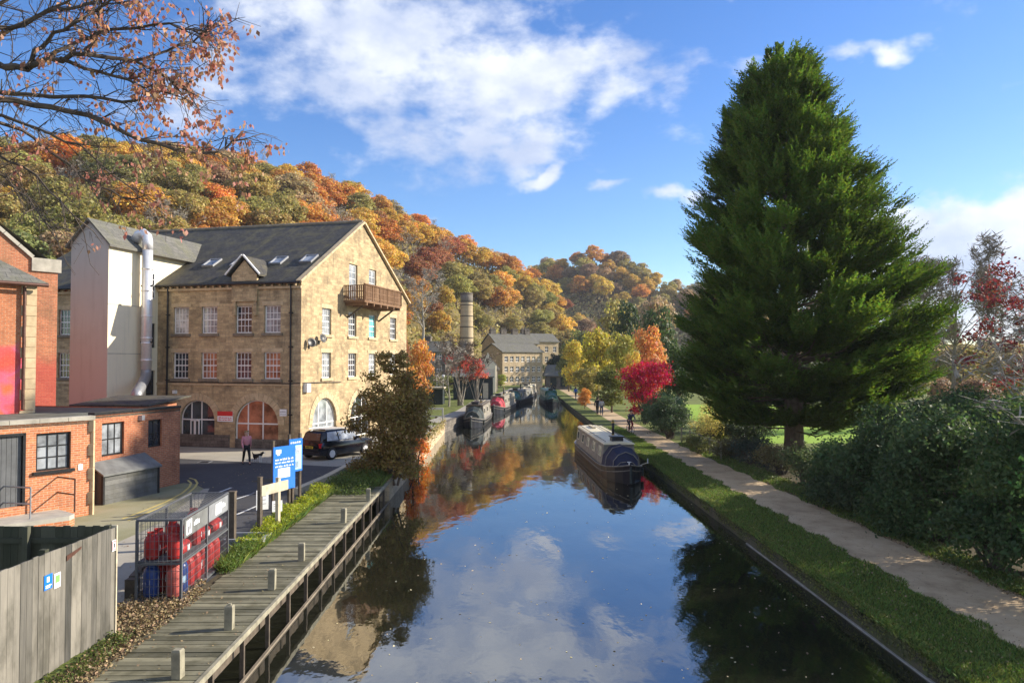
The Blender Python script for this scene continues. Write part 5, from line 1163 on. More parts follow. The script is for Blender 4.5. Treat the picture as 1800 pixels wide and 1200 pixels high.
# ------------------------------------------------------------------ far buildings
def block_house(name,label,cat,loc,rz,Wd,Dp,H,RHt,mat,roofmat,rows,cols,w=1.0,h=1.25,z0=1.0,dz=2.6,chim=(),ridge='x',x_in=.8,depth=.2,dark=False,frame='white_paint',skipl=0,over=.3,side=False,group=None):
    t_=thing(name,label,cat,loc,rz,group); hs=[]
    for r_ in range(rows):
        for c in range(cols):
            x=x_in+ (Wd-2*x_in-w)*(c/(cols-1) if cols>1 else .5); hs.append(rect(x,x+w,z0+r_*dz,z0+r_*dz+h))
    g=MB(); g.sheet(rect(0,Wd,-1,H),hs,(0,0,0),X_,Z_,-Y_,depth); obj('wall',g,mat,t_)
    g=MB()
    if ridge=='x':
        for x,n in ((0,-X_),(Wd,X_)): g.sheet([(0,-1),(Dp,-1),(Dp,H),(Dp/2,H+RHt),(0,H)],[],(x,0,0),Y_,Z_,n)
        g.sheet(rect(0,Wd,-1,H),[],(0,Dp,0),X_,Z_,Y_)
    else:
        for y,n in ((Dp,Y_),): g.sheet([(0,-1),(Wd,-1),(Wd,H),(Wd/2,H+RHt),(0,H)],[],(0,y,0),X_,Z_,n)
        g.sheet([(0,H),(Wd,H),(Wd/2,H+RHt)],[],(0,0,0),X_,Z_,-Y_)
        for x,n in ((0,-X_),(Wd,X_)): g.sheet(rect(0,Dp,-1,H),[],(x,0,0),Y_,Z_,n)
    obj('wall',g,mat,t_)
    g=MB(); o_=over
    if ridge=='x':
        s_=RHt/(Dp/2)
        for (ya,yb) in ((-o_,Dp/2),(Dp+o_,Dp/2)):
            q=[Vector((-o_,ya,H-o_*s_+.03)),Vector((Wd+o_,ya,H-o_*s_+.03)),Vector((Wd+o_,yb,H+RHt+.03)),Vector((-o_,yb,H+RHt+.03))]; g.add(q+[v+Z_*.18 for v in q],[(0,1,2,3),(4,5,6,7),(0,1,5,4),(1,2,6,5),(2,3,7,6),(3,0,4,7)])
    else:
        s_=RHt/(Wd/2)
        for (xa,xb) in ((-o_,Wd/2),(Wd+o_,Wd/2)):
            q=[Vector((xa,-o_,H-o_*s_+.03)),Vector((xa,Dp+o_,H-o_*s_+.03)),Vector((xb,Dp+o_,H+RHt+.03)),Vector((xb,-o_,H+RHt+.03))]; g.add(q+[v+Z_*.18 for v in q],[(0,1,2,3),(4,5,6,7),(0,1,5,4),(1,2,6,5),(2,3,7,6),(3,0,4,7)])
    rf_=obj('roof',g,roofmat,t_)
    for i,(cx,cy,ch) in enumerate(chim):
        g=MB(); g.box(cx-.75,cx+.75,cy-.4,cy+.4,H+RHt*.4,H+RHt+ch); g.box(cx-.83,cx+.83,cy-.48,cy+.48,H+RHt+ch-.2,H+RHt+ch-.05)
        for k in (-.5,-.15,.2,.55): g.tube([(cx+k,cy,H+RHt+ch),(cx+k,cy,H+RHt+ch+.4)],.12,6)
        obj('chimney',g,'stone_dark',rf_)
    for i,hh in enumerate(hs):
        window(t_,(hh[0][0],0,hh[0][1]),X_,-Y_,w,h,2,2,frame=frame,glass='glass_dark',fw=.1,bar=.07,back=.1)
    return t_
Y2=157
xl=D(870,640,Y2).x; xr=D(950,640,Y2).x
block_house('canal_mill','pale four row stone mill standing at the far end of the canal','mill',(xl+1.6,Y2-1,0),R(38),11.2,7,7.9,1.7,'stone_pale','slate_pale',3,7,.95,1.15,1.5,2.15,x_in=.55,ridge='x')
# terrace above
c=D(872,640,178); block_house('terrace','long stone terrace with slate roof and five chimneys above the far mill','terrace',(c.x,176,0),R(30),12,7,10.2,2.3,'stone_pale','slate_pale',1,7,.9,1.25,8.3,2.5,x_in=.5,chim=[(1.0,3.5,1.2),(4.0,3.5,1.2),(7.2,3.5,1.2),(10.8,3.5,1.2)],frame='black_metal')
c=D(925,640,186); block_house('stone_house','stone house with tall sash windows right of the terrace above the canal','house',(c.x,184,0),R(26),9.2,7,10.8,2.0,'stone_pale','slate_pale',3,4,1.0,1.4,3.2,2.5,x_in=.6,chim=[(1,3.5,1.2)])
# canal-end shed with hipped roof
c=D(957,640,146); sh=thing('canopy_building','low building with wide pale green hipped roof at the canal end','building',(c.x,146,0))
g=MB(); g.box(.4,5.4,.5,6,0,3.2); obj('wall',g,'stone_dark',sh); g=MB(); P=[(-.1,0,3.0),(6.0,0,3.0),(6.0,7,3.0),(-.1,7,3.0),(.7,3.5,5.2),(3.8,3.5,5.2)]; g.add(P,[(0,1,5,4),(1,2,5),(2,3,4,5),(3,0,4),(0,1,2,3)]); obj('roof',g,'slate_pale',sh)
g=MB(); g.box(1.2,2.4,.42,.5,.9,2.7); g.box(3.2,4.4,.42,.5,.9,2.7); obj('opening',g,'tarp_dark',sh)
# pale gable sliver and grey wall left of the far mill
c=D(858,640,128); block_house('gable_building','narrow pale building with a tall sunlit wall beside the red trees','building',(c.x-5.4,128,0),R(-48),5,5,4.6,1.6,'stone_dark','slate',1,2,.9,1.2,1.4,2.8,ridge='y')
g=MB(); 
c=D(851,640,120); c2=D(866,640,120); pg=thing('pale_gable_wall','tall narrow pale lit gable wall standing by the moored boats','building',(c.x,120,0))
g=MB(); g.sheet([(0,-.5),(1.9,-.5),(1.9,5.4),(1.15,6.2),(.55,7.3),(0,6.0)],[],(0,0,0),X_,Z_,-Y_); g.sheet(rect(0,6,-.5,5.4),[],(1.9,0,0),Y_,Z_,X_); g.sheet(rect(0,6,-.5,5.4),[],(0,0,0),Y_,Z_,-X_); g.sheet(rect(0,1.9,-.5,5.4),[],(0,6,0),X_,Z_,Y_); obj('wall',g,'render_white',pg)
g=MB(); g.prism([(-.1,6.0),(.55,7.35),(1.15,6.25),(2.0,5.4),(2.0,5.25),(-.1,5.8)],(0,.2,0),X_,Z_,Y_,5.9); obj('roof',g,'slate',pg)
# chimney stack
c=D(820,640,146); cs=thing('factory_chimney','tall round stone factory chimney with dark bands rising behind the trees','chimney',(c.x,146,0))
g=MB(); top=D(820,515,146).z; n=9
prof=[]; 
for i in range(n+1): prof.append((1.5-.33*i/n,top*i/n))
prof+= [(1.05,top),(1.0,top-.8)]
g.lathe(prof,24); obj('shaft',g,'stone_pale',cs,True)
g=MB()
for i in range(3,n+1): z=top*i/n-.25; r_=1.5-.33*i/n+.06; g.lathe([(r_-.03,z-.09),(r_+.01,z-.08),(r_+.01,z+.08),(r_-.03,z+.09)],24)
obj('iron_band',g,'timber_dark',cs)
g=MB(); g.lathe([(1.2,top-1.9),(1.235,top-1.85),(1.215,top+.02),(1.16,top+.03)],24); obj('sooty_top',g,'stone_dark',cs,True)
# hillside walls and cottage above the trees
c=D(748,610,118); block_house('hillside_cottage','small stone cottage half hidden on the slope left of the chimney','house',(c.x-2,122,3.5),R(-10),5.0,5,4.0,1.6,'stone_dark','slate_pale',2,3,.9,1.1,.6,2.1,x_in=.6,chim=[(1,3,1)])
c=D(768,600,124); block_house('hillside_cottage','second stone cottage beside the chimney with a pale roof','house',(c.x,128,2.5),R(8),4.2,5,3.6,2,'stone_dark','slate_pale',2,2,.9,1.1,.6,2.1,x_in=.6,chim=[(4.4,3,1)])
# wharf sheds
c=D(728,640,88); s1=thing('wharf_shed','dark open fronted shed with pale roof edge on the left wharf','shed',(c.x,88,GZ))
g=MB(); g.box(0,3.4,0,3,0,1.9); obj('wall',g,'tarp_dark',s1); g=MB(); g.box(-.2,3.6,-.3,3.2,1.9,2.08); obj('roof',g,'timber_pale',s1)
c=D(797,640,100); s2=thing('wharf_shed','black timber shed under the bare red trees on the wharf','shed',(c.x,100,GZ))
g=MB(); g.box(0,5.3,0,4,0,3.0); obj('wall',g,'tarp_dark',s2); g=MB(); g.add([(-.2,-.3,2.95),(5.5,-.3,2.95),(5.5,4.2,3.9),(-.2,4.2,3.9),(-.2,-.3,3.1),(5.5,-.3,3.1),(5.5,4.2,4.05),(-.2,4.2,4.05)],[(0,1,2,3),(4,5,6,7),(0,1,5,4),(1,2,6,5),(2,3,7,6),(3,0,4,7)]); obj('roof',g,'slate_pale',s2)
g=MB(); g.box(4.0,4.7,-.02,.0,.1,2.2); obj('door',g,'timber_pale',s2)
# lavender rail frame by the quay end
a=W(743,738,GZ+.1); rl=thing('quay_rail','pale lilac painted rail frame at the end of the quay wall','railing',(-7.9,61.8,GZ))
g=MB(); g.box(0,2.9,-.06,.06,1.15,1.3)
for x in (0,1.4,2.78): g.box(x,x+.12,-.06,.06,0,1.15)
g.box(0,2.9,-.05,.05,.55,.63); obj('frame',g,'render_shaded_lilac',rl)
# lamp posts on the wharf
for k,(px,lab) in enumerate(((768,'slim lamp post with twin white globes on the wharf, left one'),(779,'slim lamp post with a white globe on the wharf, right one'))):
    c=D(px,664,92); lp=thing('street_lamp',lab,'street lamp',(c.x,92,GZ)); hz=c.z-GZ
    g=MB(); g.tube([(0,0,0),(0,0,.8),(0,0,hz)],[.08,.05,.035],8); obj('pole',g,'grey_metal',lp); g=MB(); g.lathe([(.05,hz),(.2,hz+.12),(.22,hz+.25),(.1,hz+.4)],10); obj('lamp_head',g,'white_paint',lp,True)
# white fence posts and rails along the hedge side of the path
ft=thing('path_fence','low wire fence with weathered posts along the hedge side of the towpath','fence',(12.2,36,GR))
for k,y in enumerate(np.arange(41.5,62,2.3)):
    g=MB(); g.box(-.045,.045,y-36-.045,y-36+.045,0,1.05); obj('post',g,'timber_weathered',ft)
g=MB()
for z in (.35,.65,.95): g.tube([(0,5.5,z),(0,24.2,z)],.008,5)
obj('wires',g,'grey_metal',ft)

# ------------------------------------------------------------------ trees
def crown_proto(seed,ncl=16,R_=5,Hc=7,base=3.2,leaf=.5,dens=7.5,mat='leaf_object',flat=1.0,trunk_mat='bark',r0=.32,cr=(.20,.34)):
    rs=random.Random(seed); root=bpy.data.objects.new('woodland_tree',None); COL.objects.link(root)
    cl=[]
    for i in range(ncl):
        while True:
            x,y,z=rs.uniform(-1,1),rs.uniform(-1,1),rs.uniform(-.9,1)
            if x*x+y*y+z*z<1 and x*x+y*y+z*z>.15: break
        tap=1-.25*max(0,z)
        r_=rs.uniform(*cr)*R_
        cl.append((x*R_*.72*tap,y*R_*.72*tap,base+Hc*.5+z*Hc*.40,r_,r_*.75*flat))
    P,Nn,rd=clumps_leaves(cl,dens,leaf)
    sz=leaf*(.7+.6*RNG.random(len(P)))
    leafmesh('crown',P,Nn,sz,mat,root,aspect=.8,rnd=rd)
    g=MB(); limbs(g,(0,0,-1.0),base+Hc*.8,R_*.75,7,r0,seed,1); obj('trunk',g,trunk_mat,root)
    return root
def bare_proto(seed,h=11,spread=4.5,mat='bark_pale',r0=.22,twigs=700,tw=.9,name='bare_tree',levels=2,n=11):
    root=bpy.data.objects.new(name,None); COL.objects.link(root)
    g=MB(); tips=limbs(g,(0,0,-.5),h,spread,n,r0,seed,levels,.8); obj('trunk',g,mat,root)
    rs=random.Random(seed+1); g=MB()
    for i in range(twigs):
        t_=rs.choice(tips); d=Vector((rs.uniform(-1,1),rs.uniform(-1,1),rs.uniform(-.2,1))).normalized()
        p=t_+Vector((rs.gauss(0,.18),rs.gauss(0,.18),rs.gauss(0,.18)))*tw-d*rs.uniform(0,.4)*tw; q=p+d*rs.uniform(.3,1)*tw; m_=p.lerp(q,.5)+Vector((rs.uniform(-.1,.1),rs.uniform(-.1,.1),rs.uniform(-.1,.1)))
        g.add([p,p+Vector((.011,0,.011)),m_+Vector((0,.009,0)),q],[(0,1,2),(0,2,3)])
    obj('crown',g,mat,root); return root
protos=[crown_proto(s,ncl=64,leaf=.40,dens=9.0,cr=(.12,.26),R_=5+(s%3)*.3,Hc=7+(s%2)) for s in range(10,18)]
bares=[bare_proto(s) for s in (31,32,33)]
low_protos=[crown_proto(s,ncl=30,leaf=.42,dens=8,R_=5.2,Hc=10.4,base=.3) for s in (71,72,73)]
USED=set()
def plant(proto,name,cat,loc,rz,scale,label,group,color):
    if proto.name in USED or True:
        o=copy_tree(proto,loc=loc,rz=rz,scale=scale,label=label,group=group,color=color)
        o.name=name; o['category']=cat
        if group is None and 'group' in o: del o['group']
        return o
PAL={'orange':(.54,.27,.08),'gold':(.53,.36,.09),'rust':(.35,.155,.075),'olive':(.33,.285,.095),'green':(.22,.235,.08),'tan':(.38,.28,.15),'brown':(.29,.205,.12),'yellow':(.58,.47,.10),'lime':(.36,.38,.10)}
CN={'orange':'bright orange','gold':'golden yellow','rust':'rust red','olive':'olive','green':'dull green','tan':'pale tan','brown':'thin brown','yellow':'yellow','lime':'lime green'}
def vary(c,rs,a=.18):
    k=1+rs.uniform(-a,a); return (min(1,c[0]*k*(1+rs.uniform(-.08,.08))),min(1,c[1]*k*(1+rs.uniform(-.1,.1))),min(1,c[2]*k),1)
from mathutils import noise as mn
rs=random.Random(21); cnt=0; placed=[]
def zone(px,t_):
    for lim,zz in ((60,'over the left edge rooftops'),(130,'above the brick gable'),(200,'above the tower peak'),(290,'above the flue pipe'),(380,'above the tower roof ridge'),(470,'over the mill skylights'),(560,'over the right mill roof'),(640,'left of the gable peak'),(720,'right of the gable peak'),(790,'above the hillside cottages'),(860,'behind the factory chimney'),(930,'above the terrace chimneys'),(9999,'at the ridge end')):
        if px<lim: break
    return ('high on the' if t_>.75 else 'on the upper' if t_>.5 else 'on the middle' if t_>.25 else 'low on the')+' slope '+zz
pts=[]
tries=0
while len(pts)<242 and tries<60000:
    tries+=1
    px=rs.uniform(-90,1110); t_=rs.uniform(.0,.97)**.85; x,y,z,r=hill1(px,t_)
    if px>720 and t_<.03: continue
    ok=all((x-a)**2+(y-b)**2>(min(6.0,5.0+.6*len(pts)/240))**2 *(1 if len(pts)<200 else .8) *(1.15) for a,b,*_ in pts)
    # keep the cottages clear
    if ok: pts.append((x,y,z,px,t_))
for (x,y,z,px,t_) in pts:
    nv=mn.noise(Vector((px*.012,t_*3.2,1.7)))+rs.uniform(-.28,.28); nv2=mn.noise(Vector((px*.008,t_*2,7.3)))
    if px<330 and t_<.7: ks=['green','olive','olive','tan','gold'] 
    elif px<330: ks=['olive','orange','tan','gold','orange']
    elif t_>.72: ks=['tan','orange','orange','gold','rust']
    elif px<620: ks=['olive','gold','tan','orange','orange']
    elif px<950: ks=['olive','olive','gold','orange','rust']
    else: ks=['green','olive','olive','gold','brown']
    k=ks[max(0,min(4,int((nv+.62)*4.2)))]
    if 780<px<860 and t_<.6: k='olive'
    bare=rs.random()<.06
    s_=rs.uniform(.86,1.14)*(1.04 if r>140 else .85)
    if 640<px<990 and t_<.35: s_*=.72
    if bare: plant(rs.choice(bares),'bare_tree','tree',(x,y,z-.4),rs.uniform(0,6.28),s_,'grey leafless tree '+zone(px,t_),'bare trees on the hillside',(1,1,1,1))
    else: plant(rs.choice(protos),'autumn_tree','tree',(x,y,z-.8),rs.uniform(0,6.28),(s_*rs.uniform(1.05,1.3),s_*rs.uniform(1.05,1.3),s_*(rs.uniform(.9,1.1) if t_<.8 else .92)),('tall ' if s_>1.09 else 'small ' if s_<.93 else '')+CN[k]+' broadleaf tree '+zone(px,t_),'autumn trees on the hillside',vary(PAL[k],rs))
pts2=[]
tries=0
while len(pts2)<58 and tries<6000:
    tries+=1
    px=rs.uniform(930,1330); t_=rs.uniform(.45,1.0); x,y,z,r=hill2(px,t_)
    if all((x-a)**2+(y-b)**2>64 for a,b,*_ in pts2): pts2.append((x,y,z,px,t_))
for (x,y,z,px,t_) in pts2:
    k=rs.choice(['olive','tan','gold','olive','orange','brown']); s_=rs.uniform(1.1,1.6)
    plant(rs.choice(protos),'distant_tree','tree',(x,y,z-1),rs.uniform(0,6.28),s_,CN[k]+' tree on the far wooded hill '+('near its crest' if t_>.75 else 'below its crest'),'trees on the far hill',vary(PAL[k],rs,.12))
# hillside underwood between the crowns
N_=52000
pxs=RNG.uniform(-90,1120,N_); ts=RNG.uniform(0,1.02,N_); P=np.array([hill1(a,b)[:3] for a,b in zip(pxs,ts)]); P[:,2]+=RNG.uniform(0,2.6,N_)
hb=leafmesh('hillside_scrub',P,RNG.normal(size=(N_,3))+np.array([0,-.3,1.0]),.9*(.5+RNG.random(N_)),'leaf_object',None,.8); hb.color=(.30,.25,.09,1); tag(hb,'low scrub and bracken covering the wooded slope','scrub',kind='stuff')
N_=26000
pxs=RNG.uniform(900,1880,N_); ts=RNG.uniform(.2,1.0,N_); P=np.array([hill2(a,b)[:3] for a,b in zip(pxs,ts)]); P[:,2]+=RNG.uniform(0,7.5,N_)*(.5+.5*np.sin(pxs*.09)*np.sin(ts*17))
hb=leafmesh('far_woodland',P,RNG.normal(size=(N_,3))+np.array([0,-.5,.8]),2.0*(.5+RNG.random(N_)),'leaf_object',None,.8); hb.color=(.38,.31,.14,1); tag(hb,'far off brown woodland covering the distant hill','woodland',kind='stuff')

# individual trees of the middle distance: px, depth, top py, width px, colour, label
def tree_at(px,Y,topy,wpx,col,label,proto=None,group=None,name='autumn_tree',z0=None,cat='tree',sq=1.0):
    a=D(px,640,Y); z0=(GR if px>960 else GZ) if z0 is None else z0; top=D(px,topy,Y).z; proto=proto or low_protos[int(px)%3]
    hh=(top-z0)/11.0; ww_=wpx/FPX*Y/10.4
    c=PAL[col] if isinstance(col,str) else col
    return plant(proto,name,cat,(a.x,Y,z0),px*.7,(ww_,ww_*sq,hh),label,group,tuple(c)+(1,) if len(c)==3 else c)
mid=[(740,80,590,70,'orange','orange tree glowing right behind the mill gable edge'),(722,74,640,50,'orange','small orange bush tree low behind the mill corner'),
(775,112,655,90,'green','dark green tree behind the wharf sheds'),(700,96,560,60,'rust','dark red tree rising just over the mill gable corner'),
(765,135,560,80,'olive','olive tree on the terraced garden left of the chimney'),(880,150,655,34,'lime','small lime tree in front of the far mill wall'),
(1012,128,588,60,'yellow','small yellow tree left of the tall pale ones by the towpath'),(1050,104,552,95,(.42,.36,.07),'tall pale yellow tree overhanging the towpath'),(1092,96,560,85,(.36,.33,.08),'tall yellow green tree right of the tallest pale one'),
(1035,98,632,70,'olive','dull olive tree low behind the towpath walkers'),(1075,80,640,80,(.15,.16,.04),'dark olive shrub tree between yellow trees and crimson maple'),
(1000,135,612,60,'green','dark green tree above the canopy building'),(1028,86,680,36,'orange','small orange shrub beside the far towpath'),
(1142,84,565,85,(.55,.26,.10),'peach orange tree above the crimson maple'),(1115,76,612,50,'gold','golden small tree between the maple and the yellow trees'),
(975,165,610,40,(.03,.05,.03),'dark pointed yew beside the stone house'),(940,172,628,60,(.10,.13,.06),'grey green tree below the stone house'),(1100,120,520,80,(.05,.075,.03),'dark evergreen behind the peach orange tree'),(1160,110,530,90,(.06,.09,.03),'dark green tree half hidden behind the big conifer'),(1190,70,600,80,(.05,.08,.025),'dark green tree left of the big conifer skirt'),
(1085,150,520,110,'olive','olive tree above the yellow trees'),(1020,170,560,90,'green','mid green tree on the slope right of the stone house'),(1150,170,505,110,'tan','tan tree on the slope beside the conifer'),
(990,60,900,1,'gold','')][:-1]
for m_ in mid: tree_at(*m_)
# crimson maple
def bush(name,label,cat,loc,cl,leaf,dens,mat,color=None,group=None,stem=True,aspect=.6,jit=.6,inner=.35,seed=1,smat='bark_dark'):
    t_=thing(name,label,cat,loc,0,group); P,Nn,rd=clumps_leaves(cl,dens,leaf,jit=jit+.2,inner=inner,rough=.27)
    P[:,2]=np.maximum(P[:,2],.03)
    o=leafmesh('crown',P,Nn,leaf*(.6+.8*RNG.random(len(P))),mat,t_,aspect=aspect,rnd=rd)
    if color: o.color=tuple(color)+(1,)
    if 'laurel' in name or 'bush' in name:      # stray shoots standing out of the bush
        r2=random.Random(seed+99); g=MB(); SPt=[]
        for c in cl[::2]:
            d0=Vector((r2.uniform(-1,1),r2.uniform(-1,.6),r2.uniform(.1,1.2))).normalized(); c0=Vector(c[:3]); L0=c[3]*r2.uniform(1.25,1.75)
            g.tube([c0,c0+d0*L0*.6,c0+d0*L0+Vector((0,0,.05))],[.012,.009,.004],4,False)
            for q_ in np.linspace(.55,1,9): SPt.append(tuple(c0+d0*L0*float(q_)+Vector((r2.gauss(0,.05),r2.gauss(0,.05),r2.gauss(0,.05)))))
        sh=obj('shoots',g,'bark',t_); SPt=np.array(SPt); lo=leafmesh('shoot_leaves',SPt,RNG.normal(size=SPt.shape),leaf*(.8+.6*RNG.random(len(SPt))),mat,sh,aspect=aspect)
        if color: lo.color=(color[0]*1.3,color[1]*1.2,color[2],1)
    if stem:
        g=MB(); r_=random.Random(seed)
        for c in cl[:min(len(cl),10)]:
            b=Vector((r_.uniform(-.2,.2),r_.uniform(-.2,.2),-.1)); e=Vector(c[:3]); g.tube([b,b.lerp(e,.5)+Vector((0,0,.2)),e],[.06,.04,.015],6,False)
        obj('trunk',g,smat,t_)
    return t_
def blob(n,rx,ry,rz,cr,seed,zc=None,low=-.9):
    r_=random.Random(seed); out=[]
    zc=rz if zc is None else zc
    for i in range(n):
        while True:
            x,y,z=r_.uniform(-1,1),r_.uniform(-1,1),r_.uniform(low,1)
            if x*x+y*y+z*z<1: break
        c=cr*r_.uniform(.7,1.3); out.append((x*rx,y*ry,zc+z*rz,c,c*.8))
    return out
a=D(1138,640,66)
bush('maple','crimson domed maple beside the towpath','tree',(a.x-.2,66,GR),blob(28,1.9,1.7,1.6,.75,5,3.8)+blob(12,1.5,1.4,.9,.65,6,1.7),.16,55,'leaf_object',(.42,.02,.05),seed=2)
# hedges right of the path
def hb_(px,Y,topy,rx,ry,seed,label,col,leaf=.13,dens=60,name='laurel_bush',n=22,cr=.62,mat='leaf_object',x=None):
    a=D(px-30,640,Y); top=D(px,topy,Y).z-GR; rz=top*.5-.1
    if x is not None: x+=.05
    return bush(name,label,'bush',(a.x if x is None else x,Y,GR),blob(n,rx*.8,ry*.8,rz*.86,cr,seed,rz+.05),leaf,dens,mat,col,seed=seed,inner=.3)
LG=(.065,.105,.036)
hb_(1195,58,690,1.7,2.8,41,'dark ivy covered bush right of the crimson maple',(.07,.12,.05),.14,80,n=30,cr=.7)
hb_(1205,53,700,1.4,2.2,42,'low dark bush beside the path left of the golden shrub',(.06,.09,.04),.13,80)
hb_(1275,48.5,700,1.35,1.1,43,'golden yellow feathery shrub behind the path fence',(.62,.55,.2),.10,90,'golden_shrub',cr=.5)
hb_(1292,50,728,1.6,1.4,58,'olive bush between the golden shrub and the conifer trunk',(.16,.17,.05),.12,80)
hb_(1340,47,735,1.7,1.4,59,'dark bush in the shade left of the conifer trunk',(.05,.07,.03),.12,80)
hb_(1262,44.5,765,1.2,1.4,44,'small leafy bush at the fence posts below the golden shrub',(.12,.13,.045),.10,80,cr=.42)
hb_(1318,42,770,1.3,1.6,60,'low bronze hedge bush by the path left of the clipped one',(.11,.10,.05),.10,90,cr=.45)
hb_(1352,39.5,768,1.3,1.6,45,'low clipped dark hedge bush below the conifer',(.055,.075,.06),.10,100,cr=.45)
hb_(1400,36.5,772,1.3,1.8,46,'thin bronze and green hedge bush in front of the conifer trunk',(.17,.15,.07),.10,80,cr=.45)
hb_(1445,33,785,1.4,1.9,47,'low mixed hedge bush right of the conifer trunk',(.08,.11,.045),.11,90,cr=.5)
hb_(1520,29.8,775,1.6,1.9,48,'glossy laurel bush stepping up right of the bright field',LG,.13,90,n=30,cr=.7)
hb_(1590,26.5,700,1.8,2.0,49,'tall laurel bush below the bare tree',LG,.13,90,n=36,cr=.75)
hb_(1690,22.8,690,1.8,2.0,50,'tall laurel bush, second from the right edge',(.072,.112,.04),.125,90,n=36,cr=.75)
hb_(1800,19.3,690,1.8,2.0,51,'tall laurel bush at the right edge of the view',(.078,.12,.038),.12,95,n=40,cr=.75,x=14.2)
hb_(1800,15.9,790,1.3,1.9,52,'bright green bush low at the right edge',(.09,.17,.045),.11,100,n=30,cr=.6,x=12.95)
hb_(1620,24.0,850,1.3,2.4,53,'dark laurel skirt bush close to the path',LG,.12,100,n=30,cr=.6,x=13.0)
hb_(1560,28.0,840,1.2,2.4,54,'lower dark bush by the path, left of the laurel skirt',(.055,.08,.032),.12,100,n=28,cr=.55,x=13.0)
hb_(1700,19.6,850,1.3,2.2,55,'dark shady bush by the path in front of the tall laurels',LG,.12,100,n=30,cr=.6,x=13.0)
hb_(1610,31,690,2.0,2.2,56,'laurel rising behind the hedge under the conifer skirt',LG,.13,80,n=34,cr=.8,x=17.6)
hb_(1650,28.5,682,2.4,2.2,61,'broad dark laurel behind the hedge under the large bare tree',(.058,.09,.036),.13,80,n=36,cr=.85,x=17.4)
hb_(1740,25,676,2.4,2.4,57,'broad laurel top seen behind the tall hedge bushes',LG,.13,80,n=36,cr=.85,x=17.2)
# burgundy tree at right edge
a=D(1800,640,30)
bush('copper_tree','burgundy leaved tree reaching in from the right edge','tree',(23.5,30,GR+.5),blob(60,3.9,3.2,3.5,.7,61,6.6)+[(-4.4,-.5,7.6,.6,.35),(-5.0,-.3,8.3,.5,.3),(-4.2,.2,6.0,.6,.4),(-4.6,0,5.0,.5,.4)],.14,40,'leaf_object',(.21,.05,.045),seed=6,inner=.7)
# olive shrub by jetty
a=W(690,858)
bush('overhanging_shrub','big sparse olive brown shrub leaning over the water at the end of the jetty','shrub',(a.x-.35,33.0,GZ-.2),blob(72,1.75,1.3,2.15,.55,71,2.9)+blob(12,1.1,.9,.5,.3,72,5.2)+blob(18,1.6,1.0,.7,.5,73,.8),.12,125,'leaf_object',(.27,.195,.06),seed=8,jit=1.2,inner=.9,smat='bark')
bush('orange_creeper','narrow rust orange creeper hanging on the quay wall by the big shrub','creeper',(-4.75,40.5,-.2),[(0.0+.15*math.sin(i),-3.6+i*.62,.75+.5*math.sin(i*1.3)+ (i%3)*.45,.38,.6) for i in range(14)],.11,80,'leaf_object',(.55,.19,.05),stem=True,seed=9,inner=.6)
bush('quay_plants','pale dry plants trailing over the far quay wall','plants',(-4.95,53,GZ-.3),[(.05,-8+i*.95,.15+.3*(i%2),.3,.4) for i in range(18)],.11,40,'leaf_object',(.34,.28,.12),stem=False,inner=.6)
# bare-ish red trees on the wharf
rb=bare_proto(51,h=6.5,spread=3.2,mat='bark_pale',r0=.13,twigs=1500,tw=.6,n=12); rb2=bare_proto(52,h=7,spread=3.6,mat='bark',r0=.13,twigs=1800,tw=.7,n=13)
for k,(px,Y,s_,lab,pr_) in enumerate(((789,84,1.0,'thin bare tree with pinkish twigs on the wharf, left of the pair',rb),(806,86,1.1,'thin leaning bare tree with reddish twigs on the wharf, right of the pair',rb2))):
    a=D(px,640,Y); plant(pr_,'bare_tree','tree',(a.x,Y,GZ),k*2.1,s_,lab,None,(1,1,1,1))
for (px,Y,z,rx,rz_,n,lab) in ((812,86,5.6,2.2,1.2,16,'pink and red leaved tree over the wharf shed'),(838,92,5.0,1.9,1.6,14,'coral red small tree beside the pale gable wall')):
    a=D(px,640,Y); bush('red_tree',lab,'tree',(a.x,Y,GZ),blob(n,rx,rx*.8,rz_,.62,int(px),z-.8),.2,14 if n==16 else 30,'leaf_object',(.50,.12,.075),seed=int(px),inner=.7,smat='bark_pale')
# silver bare trees on the hill and on the right
a=D(740,640,120); bt=bare_proto(61,h=15,spread=4.8,mat='bark_pale',r0=.28,twigs=2200,tw=1.0,n=14,levels=2)
plant(bt,'bare_tree','tree',(a.x,122,8),1,1.0,'pale leafless tree with many fine branches on the slope right of the mill',None,(1,1,1,1))
bt2=bare_proto(62,h=16,spread=6.2,mat='bark_mid',r0=.28,twigs=9000,tw=1.2,n=18,levels=3)
a=D(1672,640,62); plant(bt2,'bare_tree','tree',(a.x,62,GZ),1,.93,'large pale leafless tree right of the conifer',None,(1,1,1,1))
bt3=bare_proto(63,h=12,spread=5.8,mat='bark_mid',r0=.25,twigs=9000,tw=1.1,n=18,levels=3)
a=D(1625,640,72); plant(bt3,'bare_tree','tree',(a.x,74,GZ),2,.80,'low spreading leafless tree between the conifer and the large bare tree',None,(1,1,1,1))
for (px,Y,ty,w,c,lab) in ((1690,95,590,170,(.30,.24,.10),'tan broad tree behind the bare trees on the right'),(1775,85,600,130,(.26,.20,.10),'brown thicket tree behind the burgundy tree'),(1610,110,600,120,(.28,.23,.09),'pale olive tree just right of the conifer skirt'),(1840,100,585,150,(.28,.22,.10),'tan tree at the right horizon edge'),(1740,105,575,120,(.30,.26,.12),'pale golden tree at the right horizon'),
    (1480,105,650,160,(.12,.16,.04),'green tree at the back of the bright field'),(1400,100,655,140,(.10,.13,.04),'dark tree at the back of the field behind the conifer trunk'),(1560,98,640,140,(.16,.17,.06),'olive tree at the right back of the field')):
    tree_at(px,Y,ty,w,c,lab)
